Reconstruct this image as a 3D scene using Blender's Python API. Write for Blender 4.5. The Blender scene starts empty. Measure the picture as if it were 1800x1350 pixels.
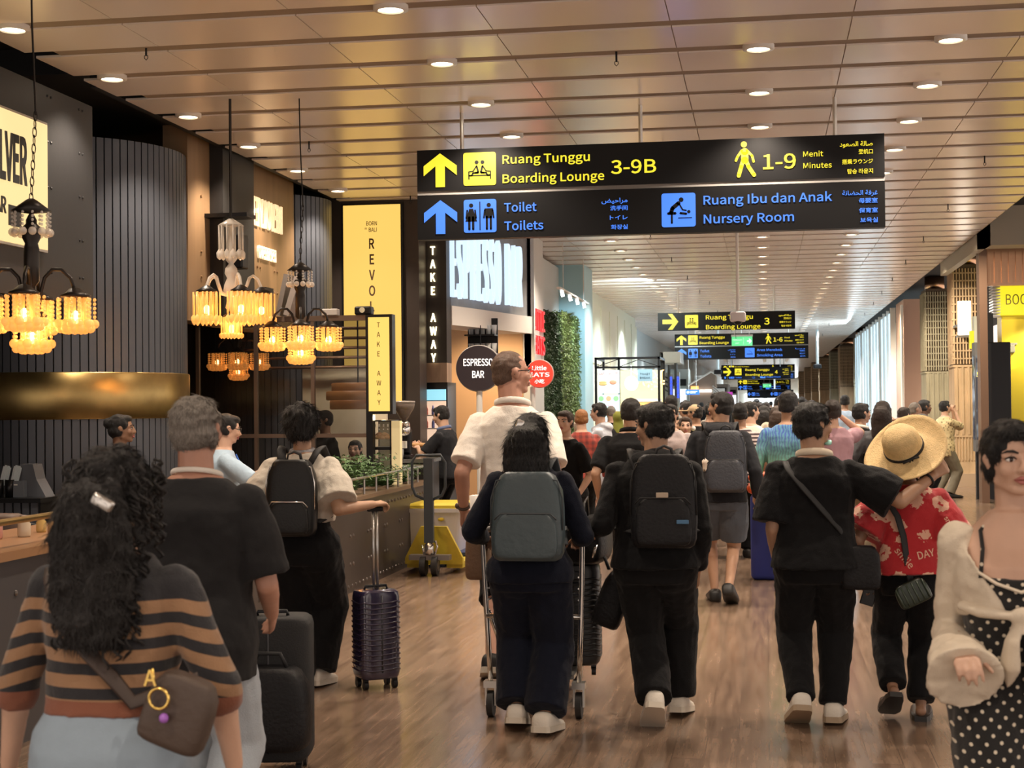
import bpy, math, random
import numpy as np
from mathutils import Vector, Matrix, Euler, noise
from mathutils.bvhtree import BVHTree
random.seed(7); rng = np.random.default_rng(7)
SC = bpy.context.scene; COL = SC.collection
PI = math.pi; V = Vector; D = math.radians

# ------------------------------------------------------------ camera, world, exposure
YAW = math.atan(445/2700); PITCH = 37/2700; ROLL = .0095
fw = V((-math.sin(YAW)*math.cos(PITCH), math.cos(YAW)*math.cos(PITCH), math.sin(PITCH)))
rt = V((math.cos(YAW), math.sin(YAW), 0)); up = rt.cross(fw)
r2 = rt*math.cos(ROLL) - up*math.sin(ROLL); u2 = up*math.cos(ROLL) + rt*math.sin(ROLL)
cd = bpy.data.cameras.new('camera'); cam = bpy.data.objects.new('camera', cd); COL.objects.link(cam)
cam.matrix_world = Matrix(((r2.x, u2.x, -fw.x, 0), (r2.y, u2.y, -fw.y, 0), (r2.z, u2.z, -fw.z, 1.65), (0, 0, 0, 1)))
cd.sensor_width = 36; cd.lens = 36*2700/1800; cd.clip_end = 400
cd.dof.use_dof = True; cd.dof.focus_distance = 13.0; cd.dof.aperture_fstop = 7
SC.camera = cam
SC.view_settings.view_transform = 'Standard'; SC.view_settings.look = 'None'
SC.view_settings.gamma = 1; SC.view_settings.use_curve_mapping = False
SC.view_settings.exposure = 0.56
W = bpy.data.worlds.new('world'); SC.world = W; W.use_nodes = True
W.node_tree.nodes['Background'].inputs[0].default_value = (1.0, .85, .74, 1)
W.node_tree.nodes['Background'].inputs[1].default_value = .95
SC.cycles.max_bounces = 6; SC.cycles.diffuse_bounces = 3; SC.cycles.glossy_bounces = 3
SC.cycles.transparent_max_bounces = 12; SC.cycles.sample_clamp_indirect = 4; SC.cycles.caustics_reflective = False
SC.cycles.caustics_refractive = False; SC.cycles.use_denoising = True

def spot(x, y, z, e, c=(1, .84, .66), ang=120, blend=.7, r=.06, aim=None):
    l = bpy.data.lights.new('spot_lamp', 'SPOT'); l.energy = e; l.color = c; l.spot_size = D(ang); l.spot_blend = blend; l.shadow_soft_size = r
    o = bpy.data.objects.new('spot_lamp', l); COL.objects.link(o); o.location = (x, y, z)
    if aim: o.rotation_euler = (V(aim)-V((x, y, z))).to_track_quat('-Z', 'Y').to_euler()
    return o
def lamp(x, y, z, e, c=(1, .6, .25), r=.04):
    l = bpy.data.lights.new('bulb_lamp', 'POINT'); l.energy = e; l.color = c; l.shadow_soft_size = r
    o = bpy.data.objects.new('bulb_lamp', l); COL.objects.link(o); o.location = (x, y, z); return o
def area(x, y, z, sx, sy, e, c, aim):
    l = bpy.data.lights.new('daylight', 'AREA'); l.shape = 'RECTANGLE'; l.size = sx; l.size_y = sy; l.energy = e; l.color = c
    o = bpy.data.objects.new('daylight', l); COL.objects.link(o); o.location = (x, y, z)
    o.rotation_euler = (V(aim)-V((x, y, z))).to_track_quat('-Z', 'Z').to_euler(); return o
WARM = (1, .83, .66); COOL = (.80, .92, 1)
# ceiling downlights (lamps sit in the gaps of the ceiling strips)
PITCHY = .806; Y0C = 9.72
LX = [-5.02, -2.38, -.02, 1.34]
k = 0; LIGHTS = []
while Y0C + (k+.5)*PITCHY < 100:
    y = Y0C + k*PITCHY - .0
    if k % 2 == 0 and y > 2:
        for i, x in enumerate(LX):
            yy = y + (PITCHY if i in (1, 2, 3) and False else 0)
            if i == 0 and yy > 19: continue
            LIGHTS.append((x, yy, i))
    k += 1
for x, y, i in LIGHTS:
    if y < 40: 
        if (int(y/PITCHY)//2) % 2 == 0 or i in (0,): spot(x, y, 4.2, 235 if i else 110, WARM if y < 24 else (1, .93, .85))
for y in range(42, 165, 7):
    for x in (-3.0, -.5, 2.0): spot(x, y, 4.2, 420, (.93, .97, 1) if y < 60 else COOL)
for y in (1.5, 4.8, 8): 
    for x in (-2.4, .9): spot(x, y, 4.2, 110, WARM)
for x, y in ((2.5, 28.6), (2.6, 34.5), (2.5, 40), (2.4, 24)): spot(x, y, 4.2, 420, (1, .82, .6), 90, aim=(3.9, y+1.8, 1.6))  # added spots without fittings, aimed to brighten the right pillars
spot(-2.3, 26.9, 3.9, 160, (.7, .92, 1), 80, aim=(-3.5, 28.6, 1.8)); spot(-2.6, 31.5, 4.1, 200, (.85, 1, .95), 120, aim=(-3.9, 37, 2))  # added cool spots lighting the blue column and the pale wall beyond
# daylight through the curtain windows far right
area(3.2, 51, 1.9, 17, 3.0, 700, (.72, .9, 1), (0, 51, 1.2))
for y in (36, 42, 47): spot(-2.4, y, 4.15, 300, (.82, .97, 1), 150)  # added cool ceiling spots without fittings, brightening the left side
area(0, 165, 2.2, 8, 4, 300, (.85, .95, 1), (0, 100, 1.5))  # added area light standing in for daylight at the end windows
# ------------------------------------------------------------ materials
def nodes_of(m): return m.node_tree.nodes, m.node_tree.links
def mat(name, c, rough=.6, metal=0, emit=0, ec=None, bump=0, bs=40, var=0, vs=6, alpha=1, trans=0, stretch=None, sheen=0, spec=.5, coat=0):
    m = bpy.data.materials.new(name); m.use_nodes = True; N, L = nodes_of(m); p = N['Principled BSDF']
    p.inputs['Base Color'].default_value = (*c, 1); p.inputs['Roughness'].default_value = rough; p.inputs['Metallic'].default_value = metal
    p.inputs['Specular IOR Level'].default_value = spec
    if sheen: p.inputs['Sheen Weight'].default_value = sheen
    if coat: p.inputs['Coat Weight'].default_value = coat; p.inputs['Coat Roughness'].default_value = .15
    if emit: p.inputs['Emission Color'].default_value = (*(ec or c), 1); p.inputs['Emission Strength'].default_value = emit
    if alpha < 1: p.inputs['Alpha'].default_value = alpha
    if trans: p.inputs['Transmission Weight'].default_value = trans
    if bump or var:
        tc = N.new('ShaderNodeTexCoord'); src = tc.outputs['Object']
        if stretch:
            mp = N.new('ShaderNodeMapping'); mp.inputs['Scale'].default_value = stretch; L.new(src, mp.inputs[0]); src = mp.outputs[0]
        if bump:
            n = N.new('ShaderNodeTexNoise'); n.inputs['Scale'].default_value = bs; n.inputs['Detail'].default_value = 5; L.new(src, n.inputs['Vector'])
            b = N.new('ShaderNodeBump'); b.inputs['Strength'].default_value = bump; b.inputs['Distance'].default_value = .01
            L.new(n.outputs['Fac'], b.inputs['Height']); L.new(b.outputs[0], p.inputs['Normal'])
        if var:
            n = N.new('ShaderNodeTexNoise'); n.inputs['Scale'].default_value = vs; n.inputs['Detail'].default_value = 6; L.new(src, n.inputs['Vector'])
            r = N.new('ShaderNodeValToRGB'); r.color_ramp.elements[0].position = .3; r.color_ramp.elements[1].position = .7
            r.color_ramp.elements[0].color = (*[x*(1-var) for x in c], 1); r.color_ramp.elements[1].color = (*[min(1, x*(1+var)) for x in c], 1)
            L.new(n.outputs['Fac'], r.inputs[0]); L.new(r.outputs[0], p.inputs['Base Color'])
    return m
MATS = {}
def M(name, *a, **k):
    if name not in MATS: MATS[name] = mat(name, *a, **k)
    return MATS[name]
def math_node(N, L, op, a, b=None, c=None):
    n = N.new('ShaderNodeMath'); n.operation = op
    for i, v in enumerate((a, b, c)):
        if v is None: continue
        if isinstance(v, (int, float)): n.inputs[i].default_value = v
        else: L.new(v, n.inputs[i])
    return n.outputs[0]
def mixc(N, L, fac, a, b):
    n = N.new('ShaderNodeMix'); n.data_type = 'RGBA'
    for i, v in ((0, fac), (6, a), (7, b)):
        if isinstance(v, tuple): n.inputs[i].default_value = (*v, 1)
        elif isinstance(v, (int, float)): n.inputs[i].default_value = v
        else: L.new(v, n.inputs[i])
    return n.outputs[2]

# ------------------------------------------------------------ mesh builder
class MB:
    def __init__(s): s.v = []; s.f = []
    def add(s, vs, fs, T=None):
        o = len(s.v)
        s.v += [tuple(T @ V(p)) for p in vs] if T is not None else [tuple(p) for p in vs]
        s.f += [tuple(i+o for i in f) for f in fs]; return s
    def box(s, a, b, T=None, bev=0):
        (x0, y0, z0), (x1, y1, z1) = a, b
        if bev: return s.rbox(a, b, bev, T)
        return s.add([(x0, y0, z0), (x1, y0, z0), (x1, y1, z0), (x0, y1, z0), (x0, y0, z1), (x1, y0, z1), (x1, y1, z1), (x0, y1, z1)],
                     [(0, 3, 2, 1), (4, 5, 6, 7), (0, 1, 5, 4), (1, 2, 6, 5), (2, 3, 7, 6), (3, 0, 4, 7)], T)
    def rbox(s, a, b, r, T=None, n=3):   # rounded in plan and softened top and bottom
        x0, y0, z0 = a; x1, y1, z1 = b; rings = []
        def ring(ins, z):
            o = []
            for cx, cy, a0 in ((x1-r, y1-r, 0), (x0+r, y1-r, 90), (x0+r, y0+r, 180), (x1-r, y0+r, 270)):
                for i in range(n+1):
                    t = D(a0+90*i/n); o.append((cx+(r-ins)*math.cos(t), cy+(r-ins)*math.sin(t), z))
            return o
        prof = [(r*.9, z0), (r*.3, z0+r*.25), (0, z0+r*.8), (0, z1-r*.8), (r*.3, z1-r*.25), (r*.9, z1)]
        return s.rings([ring(i, z) for i, z in prof], T)
    def rings(s, R, T=None, cap=True, close=False):
        n = len(R[0]); vs = [p for r in R for p in r]; fs = []
        m = len(R)
        for i in range(m if close else m-1):
            for j in range(n):
                a = i*n+j; b = i*n+(j+1) % n; c = ((i+1) % m)*n+(j+1) % n; d = ((i+1) % m)*n+j
                fs.append((a, b, c, d))
        if cap and not close: fs += [tuple(range(n-1, -1, -1)), tuple((m-1)*n+j for j in range(n))]
        return s.add(vs, fs, T)
    def lathe(s, prof, n=24, T=None, cap=True):
        return s.rings([[(r*math.cos(2*PI*j/n), r*math.sin(2*PI*j/n), z) for j in range(n)] for r, z in prof], T, cap)
    def tube(s, pts, r, n=8, T=None, close=False, flat=None):
        P = [V(p) for p in pts]; R = []; k = len(P); prev = None
        for i, p in enumerate(P):
            if close: t = P[(i+1) % k]-P[i-1]
            else: t = P[min(i+1, k-1)]-P[max(i-1, 0)]
            if t.length < 1e-9: t = V((0, 0, 1))
            t.normalize()
            if prev is None: a = t.orthogonal() if abs(t.z) > .95 else V((0, 0, 1)); prev = (a-t*a.dot(t)).normalized()
            prev = (prev-t*prev.dot(t)).normalized(); w = t.cross(prev)
            rr = r[i] if isinstance(r, (list, tuple)) else r
            ra, rb = (rr, rr*flat) if flat else (rr, rr)
            R.append([tuple(p+prev*(rb*math.cos(2*PI*j/n))+w*(ra*math.sin(2*PI*j/n))) for j in range(n)])
        return s.rings(R, T, True, close)
    def cyl(s, a, b, r, n=16, r1=None, T=None):
        return s.tube([a, b], [r, r if r1 is None else r1], n, T)
    def ball(s, c, r, n=12, T=None):
        if not isinstance(r, (tuple, list)): r = (r, r, r)
        m = max(4, n//2+1); vs = [(c[0], c[1], c[2]-r[2])]; fs = []
        for i in range(1, m):
            t = -PI/2+PI*i/m
            for j in range(n):
                u = 2*PI*j/n; vs.append((c[0]+r[0]*math.cos(t)*math.cos(u), c[1]+r[1]*math.cos(t)*math.sin(u), c[2]+r[2]*math.sin(t)))
        vs.append((c[0], c[1], c[2]+r[2])); e = len(vs)-1
        for j in range(n):
            fs.append((0, 1+(j+1) % n, 1+j)); fs.append((e, 1+(m-2)*n+j, 1+(m-2)*n+(j+1) % n))
            for i in range(m-2): fs.append((1+i*n+j, 1+i*n+(j+1) % n, 1+(i+1)*n+(j+1) % n, 1+(i+1)*n+j))
        return s.add(vs, fs, T)
    def prism(s, poly, d, T=None):      # polygon in local xz facing -y, thickness d
        n = len(poly); vs = [(x, 0, z) for x, z in poly]+[(x, d, z) for x, z in poly]
        return s.add(vs, [tuple(range(n)), tuple(range(2*n-1, n-1, -1))]+[(i, i+n, (i+1) % n+n, (i+1) % n) for i in range(n)], T)
    def cap(s, p0, r0, p1, r1, n=12, T=None):   # round cone
        p0 = V(p0); p1 = V(p1); t = (p1-p0); ln = t.length
        if ln < 1e-6: return s.ball(p0, r0, n, T)
        pts = []; rad = []
        for a in (90, 65, 40, 15): pts.append(p0-t/ln*r0*math.sin(D(a))); rad.append(max(r0*math.cos(D(a)), r0*.02))
        for a in (15, 40, 65, 90): pts.append(p1+t/ln*r1*math.sin(D(a))); rad.append(max(r1*math.cos(D(a)), r1*.02))
        return s.tube(pts, rad, n, T)
    def text(s, body, x, z, size, align='LEFT', sx=1, ext=.002, off=0, y=0, T=None, spacing=1, flip=False, fit=None):
        vs, fs = glyphs(body, 'LEFT', ext/size, off, spacing)
        if not vs: return s
        lo = min(p[0] for p in vs); hi = max(p[0] for p in vs)
        if fit: sx = fit/((hi-lo)*size)
        sh = {'LEFT': lo, 'RIGHT': hi, 'CENTER': (lo+hi)/2}[align]
        vs = [(p[0]-sh, p[1], p[2]) for p in vs]
        k = -1 if flip else 1
        vs2 = [(x+p[0]*size*sx*k, y-p[2]*size, z+p[1]*size) for p in vs]
        return s.add(vs2, [tuple(reversed(f)) for f in fs] if flip else fs, T)
    def build(s, name, m, parent=None, smooth=False, loc=None):
        me = bpy.data.meshes.new(name); me.from_pydata(s.v, [], s.f); me.update()
        if smooth: me.polygons.foreach_set('use_smooth', [True]*len(me.polygons))
        o = bpy.data.objects.new(name, me); COL.objects.link(o)
        if m: me.materials.append(m)
        if parent: o.parent = parent
        if loc: o.location = loc
        return o
GC = {}
FONT = None
try:
    import os
    for root in (bpy.utils.system_resource('DATAFILES', path='fonts'), ):
        if root and os.path.exists(os.path.join(root, 'Noto Sans CJK Regular.woff2')): FONT = bpy.data.fonts.load(os.path.join(root, 'Noto Sans CJK Regular.woff2'))   # ships with Blender
except Exception: FONT = None
def glyphs(body, align, ext, off, spacing):
    key = (body, align, round(ext, 4), off, spacing)
    if key not in GC:
        c = bpy.data.curves.new('lettering', 'FONT'); c.body = body; c.align_x = align; c.extrude = ext; c.offset = off; c.resolution_u = 3
        if FONT and not any(0x600 <= ord(q) < 0x700 or 0xfb00 <= ord(q) < 0xff00 for q in body):
            c.font = FONT; c.size = 2.37; c.offset = min(off, .013 if body != body.upper() or any(ord(q) > 255 for q in body) else .024)
        c.space_character = spacing
        o = bpy.data.objects.new('lettering', c); COL.objects.link(o); bpy.context.view_layer.update()
        me = bpy.data.meshes.new_from_object(o.evaluated_get(bpy.context.evaluated_depsgraph_get()))
        vs = [tuple(v.co) for v in me.vertices]; fs = [tuple(p.vertices) for p in me.polygons]
        bpy.data.objects.remove(o); bpy.data.meshes.remove(me); bpy.data.curves.remove(c)
        GC[key] = (vs, fs)
    return GC[key]
def smooth_angle(o, a=40):
    me = o.data; me.polygons.foreach_set('use_smooth', [True]*len(me.polygons))
    try: me.set_sharp_from_angle(angle=D(a))
    except Exception: pass
    return o
def thing(name, label, cat, loc=(0, 0, 0), rz=0, group=None):
    o = bpy.data.objects.new(name, None); COL.objects.link(o); o.location = loc; o.rotation_euler = (0, 0, rz); o.empty_display_size = .1
    o['label'] = label; o['category'] = cat
    if group: o['group'] = group
    return o
def tag(o, label, cat, group=None):
    o['label'] = label; o['category'] = cat
    if group: o['group'] = group
    return o
def struct(name, mb, m, label=None, smooth=False, parent=None):
    o = mb.build(name, m, parent, smooth); 
    if not parent: o['kind'] = 'structure'
    return o
def dup(root, loc, rz=None, label=None, group=None, scale=None):
    r = root.copy(); COL.objects.link(r); r.location = loc
    if rz is not None: r.rotation_euler = (0, 0, rz)
    if scale: r.scale = (scale,)*3
    if label: r['label'] = label
    if group: r['group'] = group
    def rec(a, b):
        for ch in list(a.children):
            c = ch.copy(); COL.objects.link(c); c.parent = b; rec(ch, c)
    rec(root, r); return r
# ------------------------------------------------------------ setting: floor, ceiling, walls
def floor_mat():
    m = bpy.data.materials.new('wood plank floor'); m.use_nodes = True; N, L = nodes_of(m); p = N['Principled BSDF']
    tc = N.new('ShaderNodeTexCoord'); mp = N.new('ShaderNodeMapping'); mp.inputs['Rotation'].default_value = (0, 0, PI/2); L.new(tc.outputs['Object'], mp.inputs[0])
    br = N.new('ShaderNodeTexBrick'); br.inputs['Scale'].default_value = 1; br.inputs['Brick Width'].default_value = 1.2; br.inputs['Row Height'].default_value = .15
    br.inputs['Mortar Size'].default_value = .0025; br.inputs['Color1'].default_value = (.235, .162, .115, 1); br.inputs['Color2'].default_value = (.185, .126, .09, 1); br.inputs['Mortar'].default_value = (.13, .09, .065, 1)
    br.offset = .37; L.new(mp.outputs[0], br.inputs['Vector'])
    mp2 = N.new('ShaderNodeMapping'); mp2.inputs['Scale'].default_value = (13, .9, 1); L.new(tc.outputs['Object'], mp2.inputs[0])
    n = N.new('ShaderNodeTexNoise'); n.inputs['Scale'].default_value = 1.6; n.inputs['Detail'].default_value = 7; n.inputs['Roughness'].default_value = .65; L.new(mp2.outputs[0], n.inputs['Vector'])
    r = N.new('ShaderNodeValToRGB'); r.color_ramp.elements[0].position = .32; r.color_ramp.elements[0].color = (.7, .67, .64, 1); r.color_ramp.elements[1].position = .7; r.color_ramp.elements[1].color = (1.2, 1.18, 1.16, 1)
    L.new(n.outputs['Fac'], r.inputs[0])
    mx = N.new('ShaderNodeMix'); mx.data_type = 'RGBA'; mx.blend_type = 'MULTIPLY'; mx.inputs[0].default_value = 1
    L.new(br.outputs['Color'], mx.inputs[6]); L.new(r.outputs[0], mx.inputs[7]); L.new(mx.outputs[2], p.inputs['Base Color'])
    rr = math_node(N, L, 'MULTIPLY_ADD', n.outputs['Fac'], .3, .05); L.new(rr, p.inputs['Roughness'])
    pass
    p.inputs['Specular IOR Level'].default_value = .8
    return m
mb = MB(); mb.add([(-9, -3, 0), (9, -3, 0), (9, 170, 0), (-9, 170, 0)], [(0, 1, 2, 3)]); struct('floor', mb, floor_mat())

m_ceil = M('ceiling panel', (.95, .87, .80), .25, .12, spec=.9)
m_gap = M('ceiling recess', (.30, .24, .19), .7)
mb = MB(); k = 0
XS = [-5.3, -4.27, -3.05, -1.83, -.61, .61, 1.83, 3.28]
while True:
    y = Y0C+(k-11)*PITCHY+.09; k += 1
    if y > 165: break
    for a, b in zip(XS, XS[1:]):
        if y > 30:
            if a != XS[0]: continue
            b = XS[-1]
        mb.box((a+.004, y, 4.25), (b-.004, y+PITCHY-.18, 4.268))
struct('ceiling', mb, m_ceil)
mb = MB(); mb.box((-5.1, -3, 4.262), (3.3, 166, 4.3)); struct('trim_1', mb, m_gap)
mb = MB(); mb.box((-9, -3, 4.62), (9, 170, 4.7)); struct('trim_1', mb, M('black void', (.01, .01, .01), .9))
# recessed carriers crossing in the gaps
m_dark = M('black paint', (.012, .011, .011), .55)
m_darkwall = M('charcoal wall', (.022, .022, .024), .5, 0, bump=.1, bs=12)
m_slat = M('dark slat', (.085, .093, .112), .4, .3)
m_slatbrown = M('brown slat', (.05, .04, .036), .5)
m_brass = M('aged brass', (.42, .30, .12), .34, 1, var=.25, vs=3)
m_metal = M('brushed steel', (.6, .58, .55), .3, 1)
m_chrome = M('chrome', (.75, .74, .72), .12, 1)
m_blackm = M('black metal', (.02, .02, .022), .35, .6)
m_wood = M('brown wood', (.22, .12, .06), .45, 0, var=.3, vs=3, stretch=(1, 1, .15))
m_white = M('white paint', (.8, .79, .76), .5)

# left side: dark cafe front
mb = MB(); mb.box((-9, 3, 0), (-7.6, 19, 4.62)); 
for i in range(120):
    y = 4+i*.12; mb.box((-7.6, y, 0), (-7.57, y+.095, 4.5))
struct('wall_left', mb, m_slatbrown)
mb = MB(); mb.box((-5.85, 3.5, 2.49), (-5.4, 11.8, 4.12))
for y in (11.0, 11.55):
    for z in (2.7, 3.0, 3.35, 3.7, 4.05): mb.ball((-5.4, y, z), .012, 6); mb.ball((-5.4, y+.06, z), .012, 6)
struct('trim_2', mb, m_darkwall)
mb = MB(); mb.box((-5.42, 11.8, 4.28), (-5.34, 19, 4.62)); mb.box((-9, 11.8, 4.4), (-5.42, 19, 4.62)); struct('trim_3', mb, m_dark)

mb = MB(); mb.box((-9, 19.0, 0), (-5.4, 19.3, 4.62)); struct('wall_back', mb, M('dark rear wall', (.02, .016, .014), .6))
def drum(name, cx, cy, R, z0, z1, label, band=None):
    t = thing(name, label, 'column', (cx, cy, 0))
    mb = MB(); mb.lathe([(R-.03, z0), (R-.03, z1)], 72); mb.build('core', m_dark, t)
    n = int(2*PI*R/.075); mb = MB()
    for i in range(n):
        a = 2*PI*i/n; T = Matrix.Rotation(a, 4, 'Z')
        mb.box((R-.035, -.0315, z0), (R, .0315, z1), T)
    mb.build('slat_cladding', m_slat, t)
    if band:
        mb = MB(); mb.lathe([(R+.012, band[0]), (R+.022, band[0]+.01), (R+.022, band[1]-.01), (R+.012, band[1])], 72, cap=False)
        b = mb.build('brass_band', m_brass, t, True); b['label'] = 'wide band of aged brass'
    return t
drum('slatted_column', -6.62, 13.8, 1.16, 0, 4.08, 'large round column of dark vertical slats with a wide brass band', (1.56, 1.98))
drum('slatted_column', -6.0, 18.3, .72, 0, 4.2, 'smaller round column of dark vertical slats beside the yellow sign')

mb = MB(); mb.box((-5.75, 14.15, 2.5), (-5.5, 17.55, 4.5))
for y in (14.5, 15.55, 16.2, 16.3, 16.8, 16.9):
    for z in (2.95, 3.2, 3.75): mb.cyl((-5.5, y, z), (-5.485, y, z), .014, 8)
struct('wall_left', mb, M('brown panel', (.27, .165, .085), .42, 0, var=.25, vs=4, stretch=(1, 1, .12)))
mb = MB(); mb.box((-5.5, 14.75, 2.5), (-5.36, 15.7, 4.5), None); struct('trim_4', mb, m_dark)
t = thing('wall_speaker', 'small black box speaker on a bracket beside the dark post', 'speaker', (-5.36, 14.62, 3.2))
MB().rbox((.1, -.1, -.17), (.28, .1, .17), .02).build('cabinet', m_blackm, t); MB().box((-.02, -.02, -.02), (.12, .02, .02)).build('bracket', m_blackm, t); MB().box((-.14, -.02, .35), (.3, .25, .39)).build('shelf_arm', m_blackm, t)
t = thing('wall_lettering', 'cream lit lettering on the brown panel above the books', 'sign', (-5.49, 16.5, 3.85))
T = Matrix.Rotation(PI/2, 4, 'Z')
MB().text('REVOLVER', 0, -.2, .5, 'CENTER', sx=.55, ext=.015, off=.012, T=T, flip=True).build('lettering', M('reflected sign glow', (1, .85, .62), .5, emit=.55, ec=(1, .74, .42)), t)  # reflection of a lit sign, built as glowing mirrored letters
MB().text('ESPRESSO', 0, -.55, .22, 'CENTER', sx=.7, ext=.015, off=.01, T=T, flip=True).build('lettering', MATS['reflected sign glow'], t)

# portal wall across the end of the cafe, with the yellow light box
mb = MB(); mb.box((-5.5, 18.85, 0), (-4.28, 19.25, 4.28)); struct('trim_5', mb, M('dark brown wall', (.05, .036, .03), .5))
def lightbox(name, label, x0, x1, z0, z1, y, e=1.5):
    t = thing(name, label, 'sign', ((x0+x1)/2, y, z0)); w = (x1-x0)/2; h = z1-z0
    MB().box((-w-.03, 0, -.03), (w+.03, .14, h+.03)).build('frame', m_blackm, t)
    MB().box((-w, -.012, 0), (w, .0, h)).build('glowing_panel', M('amber lightbox %.2f' % e, (.05, .035, .01), .3, emit=e, ec=(.82, .50, .11)), t)
    return t
t = lightbox('light_box', 'tall glowing amber light box with vertical brown lettering', -5.24, -4.5, 1.71, 4.19, 18.8, .88)
m_brownink = M('brown ink', (.1, .05, .02), .6)
mb = MB()
for i, ch in enumerate('REVOLVER'): mb.text(ch, 0, 2.04-.66-.0-i*.198+.55, .2, 'CENTER', sx=.72, ext=.002, off=.022, y=-.016)
mb.build('lettering', m_brownink, t)
MB().text('BORN', 0, 2.22, .085, 'CENTER', sx=.75, off=.008, y=-.016).text('BALI', .015, 2.14, .085, 'CENTER', sx=.75, off=.008, y=-.016).text('IN', -.075, 2.17, .04, 'CENTER', y=-.016).text('S', .27, .27, .085, 'RIGHT', sx=.7, y=-.016).text('S', .27, .16, .085, 'RIGHT', sx=.7, y=-.016).build('lettering', m_brownink, t)
# big light box on the bulkhead at far left
t = thing('light_box', 'large cream lit sign with black lettering on the dark bulkhead', 'sign', (-5.4, 10.92, 2.86))
T = Matrix.Rotation(PI/2, 4, 'Z')
MB().box((-2.6, -.03, -.02), (.02, .0, .97), T).build('frame', m_metal, t)
MB().box((-2.58, -.04, 0), (0, -.03, .95), T).build('glowing_panel', M('cream lightbox', (.06, .05, .03), .3, emit=1.0, ec=(.76, .53, .24)), t)
m_ink = M('black ink', (.012, .012, .012), .6)
MB().text('REVOLVER', -.34, .45, .54, 'RIGHT', ext=.004, off=.024, y=-.045, T=T, fit=.86).build('lettering', m_ink, t)
MB().text('BAR', -.66, .2, .19, 'RIGHT', sx=.8, ext=.004, off=.01, y=-.045, T=T).build('lettering', m_ink, t)
MB().box((-.62, -.044, .12), (-.43, -.041, .27), T).build('emblem', m_ink, t)

# ------------------------------------------------------------ right side
m_tan = M('tan concrete', (.56, .41, .26), .7, 0, bump=.35, bs=30, var=.18, vs=5, stretch=(1, 1, .3))
m_grn = M('grey green concrete', (.42, .39, .28), .7, 0, bump=.35, bs=30, var=.18, vs=5, stretch=(1, 1, .3))
m_copper = M('copper', (.62, .36, .22), .25, 1)
def pillar(x, y, w, d, m, label):
    t = thing('pillar', label, 'pillar', (x, y, 0))
    mb = MB(); mb.box((0, 0, .25), (w, d, 2.3)); mb.box((-.02, -.02, 2.3), (w+.02, d+.02, 2.34)); mb.box((-.02, -.02, .95), (w+.02, d+.02, .99)); n = int(w/.1)
    for i in range(n): mb.box((w*i/n+.02, -.018, 1.0), (w*i/n+w/n*.55, 0, 2.3))
    mb.build('shaft', m, t)
    MB().box((.02, .02, 2.34), (w-.02, d-.02, 4.28)).build('screen_core', M('screen core', (.13, .09, .06), .7), t); mb = MB(); nb = int(w/.055)  # dark core colour puts shade into the gaps between slats
    for i in range(nb+1): mb.box((w*i/nb-.008, -.03, 2.36), (w*i/nb+.018, .02, 4.2))
    for i in range(int(d/.055)+1): mb.box((-.012, d*i/int(d/.055)-.006, 2.36), (.02, d*i/int(d/.055)+.012, 4.2))
    for j in range(12): mb.box((-.036, -.036, 2.45+j*.15), (w+.036, .03, 2.475+j*.15))
    mb.build('slat_screen', m, t)
    mb = MB()
    for i in range(n*2): mb.box((w*i/n/2+.01, -.015, .5), (w*i/n/2+w/n*.3, 0, .95))
    mb.build('grille', m, t)
    MB().lathe([(w*.42, 4.2), (w*.42, 4.6)], 24, Matrix.Translation((w/2, d/2, 0))).build('collar', m_copper, t, True)
    MB().box((-.03, -.03, 0), (w+.03, d+.03, .25)).build('plinth', M('plinth stone', (.5, .38, .28), .3), t)
    return t
pillar(3.6, 30.6, .56, .9, m_tan, 'tan slatted pillar nearest on the right, beside the black totem')
pillar(3.72, 37.0, .55, 1.2, m_grn, 'grey green slatted pillar behind the man covering his mouth')
mb = MB(); mb.box((3.5, 40.2, 0), (4.4, 42.5, 4.25)); struct('wall_right', mb, M('rose wall', (.6, .4, .31), .6))
mb = MB(); mb.box((3.42, 40.0, 0), (3.47, 40.25, 4.1)); struct('trim_6', mb, m_white)
m_cur = M('daylit blind', (.7, .85, .95), .6, emit=.75, ec=(.55, .82, 1))
for i in range(4):
    y = 43+i*4.5; t = thing('window_blind', ['nearest','second','third','farthest'][i]+' tall pale blue daylit blind panel on the right side', 'window', (3.45, y, 0))
    MB().box((0, .1, .1), (.03, 4.3, 4.1)).build('panel', m_cur, t); MB().box((-.06, 0, 0), (.08, .12, 4.2)).box((-.06, 1.4, 0), (.02, 1.46, 4.2)).box((-.06, 2.8, 0), (.02, 2.86, 4.2)).build('frame', m_white, t)
for i, (x, y) in enumerate(((3.55, 62), (3.4, 72), (3.3, 80), (3.1, 90), (3.0, 102), (2.9, 116), (2.8, 132))):
    pillar(x, y, .7, 1.6, m_grn if i in (0, 2) else m_tan, 'distant '+('grey green' if i in (0, 2) else 'tan')+' pillar on the right, '+['first beyond the pale blinds', 'second beyond the pale blinds', 'third beyond the pale blinds', 'fourth beyond the pale blinds', 'third from the far end', 'second from the far end', 'nearest the far end'][i])
mb = MB(); mb.box((4.3, 43, 0), (4.5, 165, 4.25)); struct('wall_right', mb, M('pale tan wall', (.5, .42, .32), .6))
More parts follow.
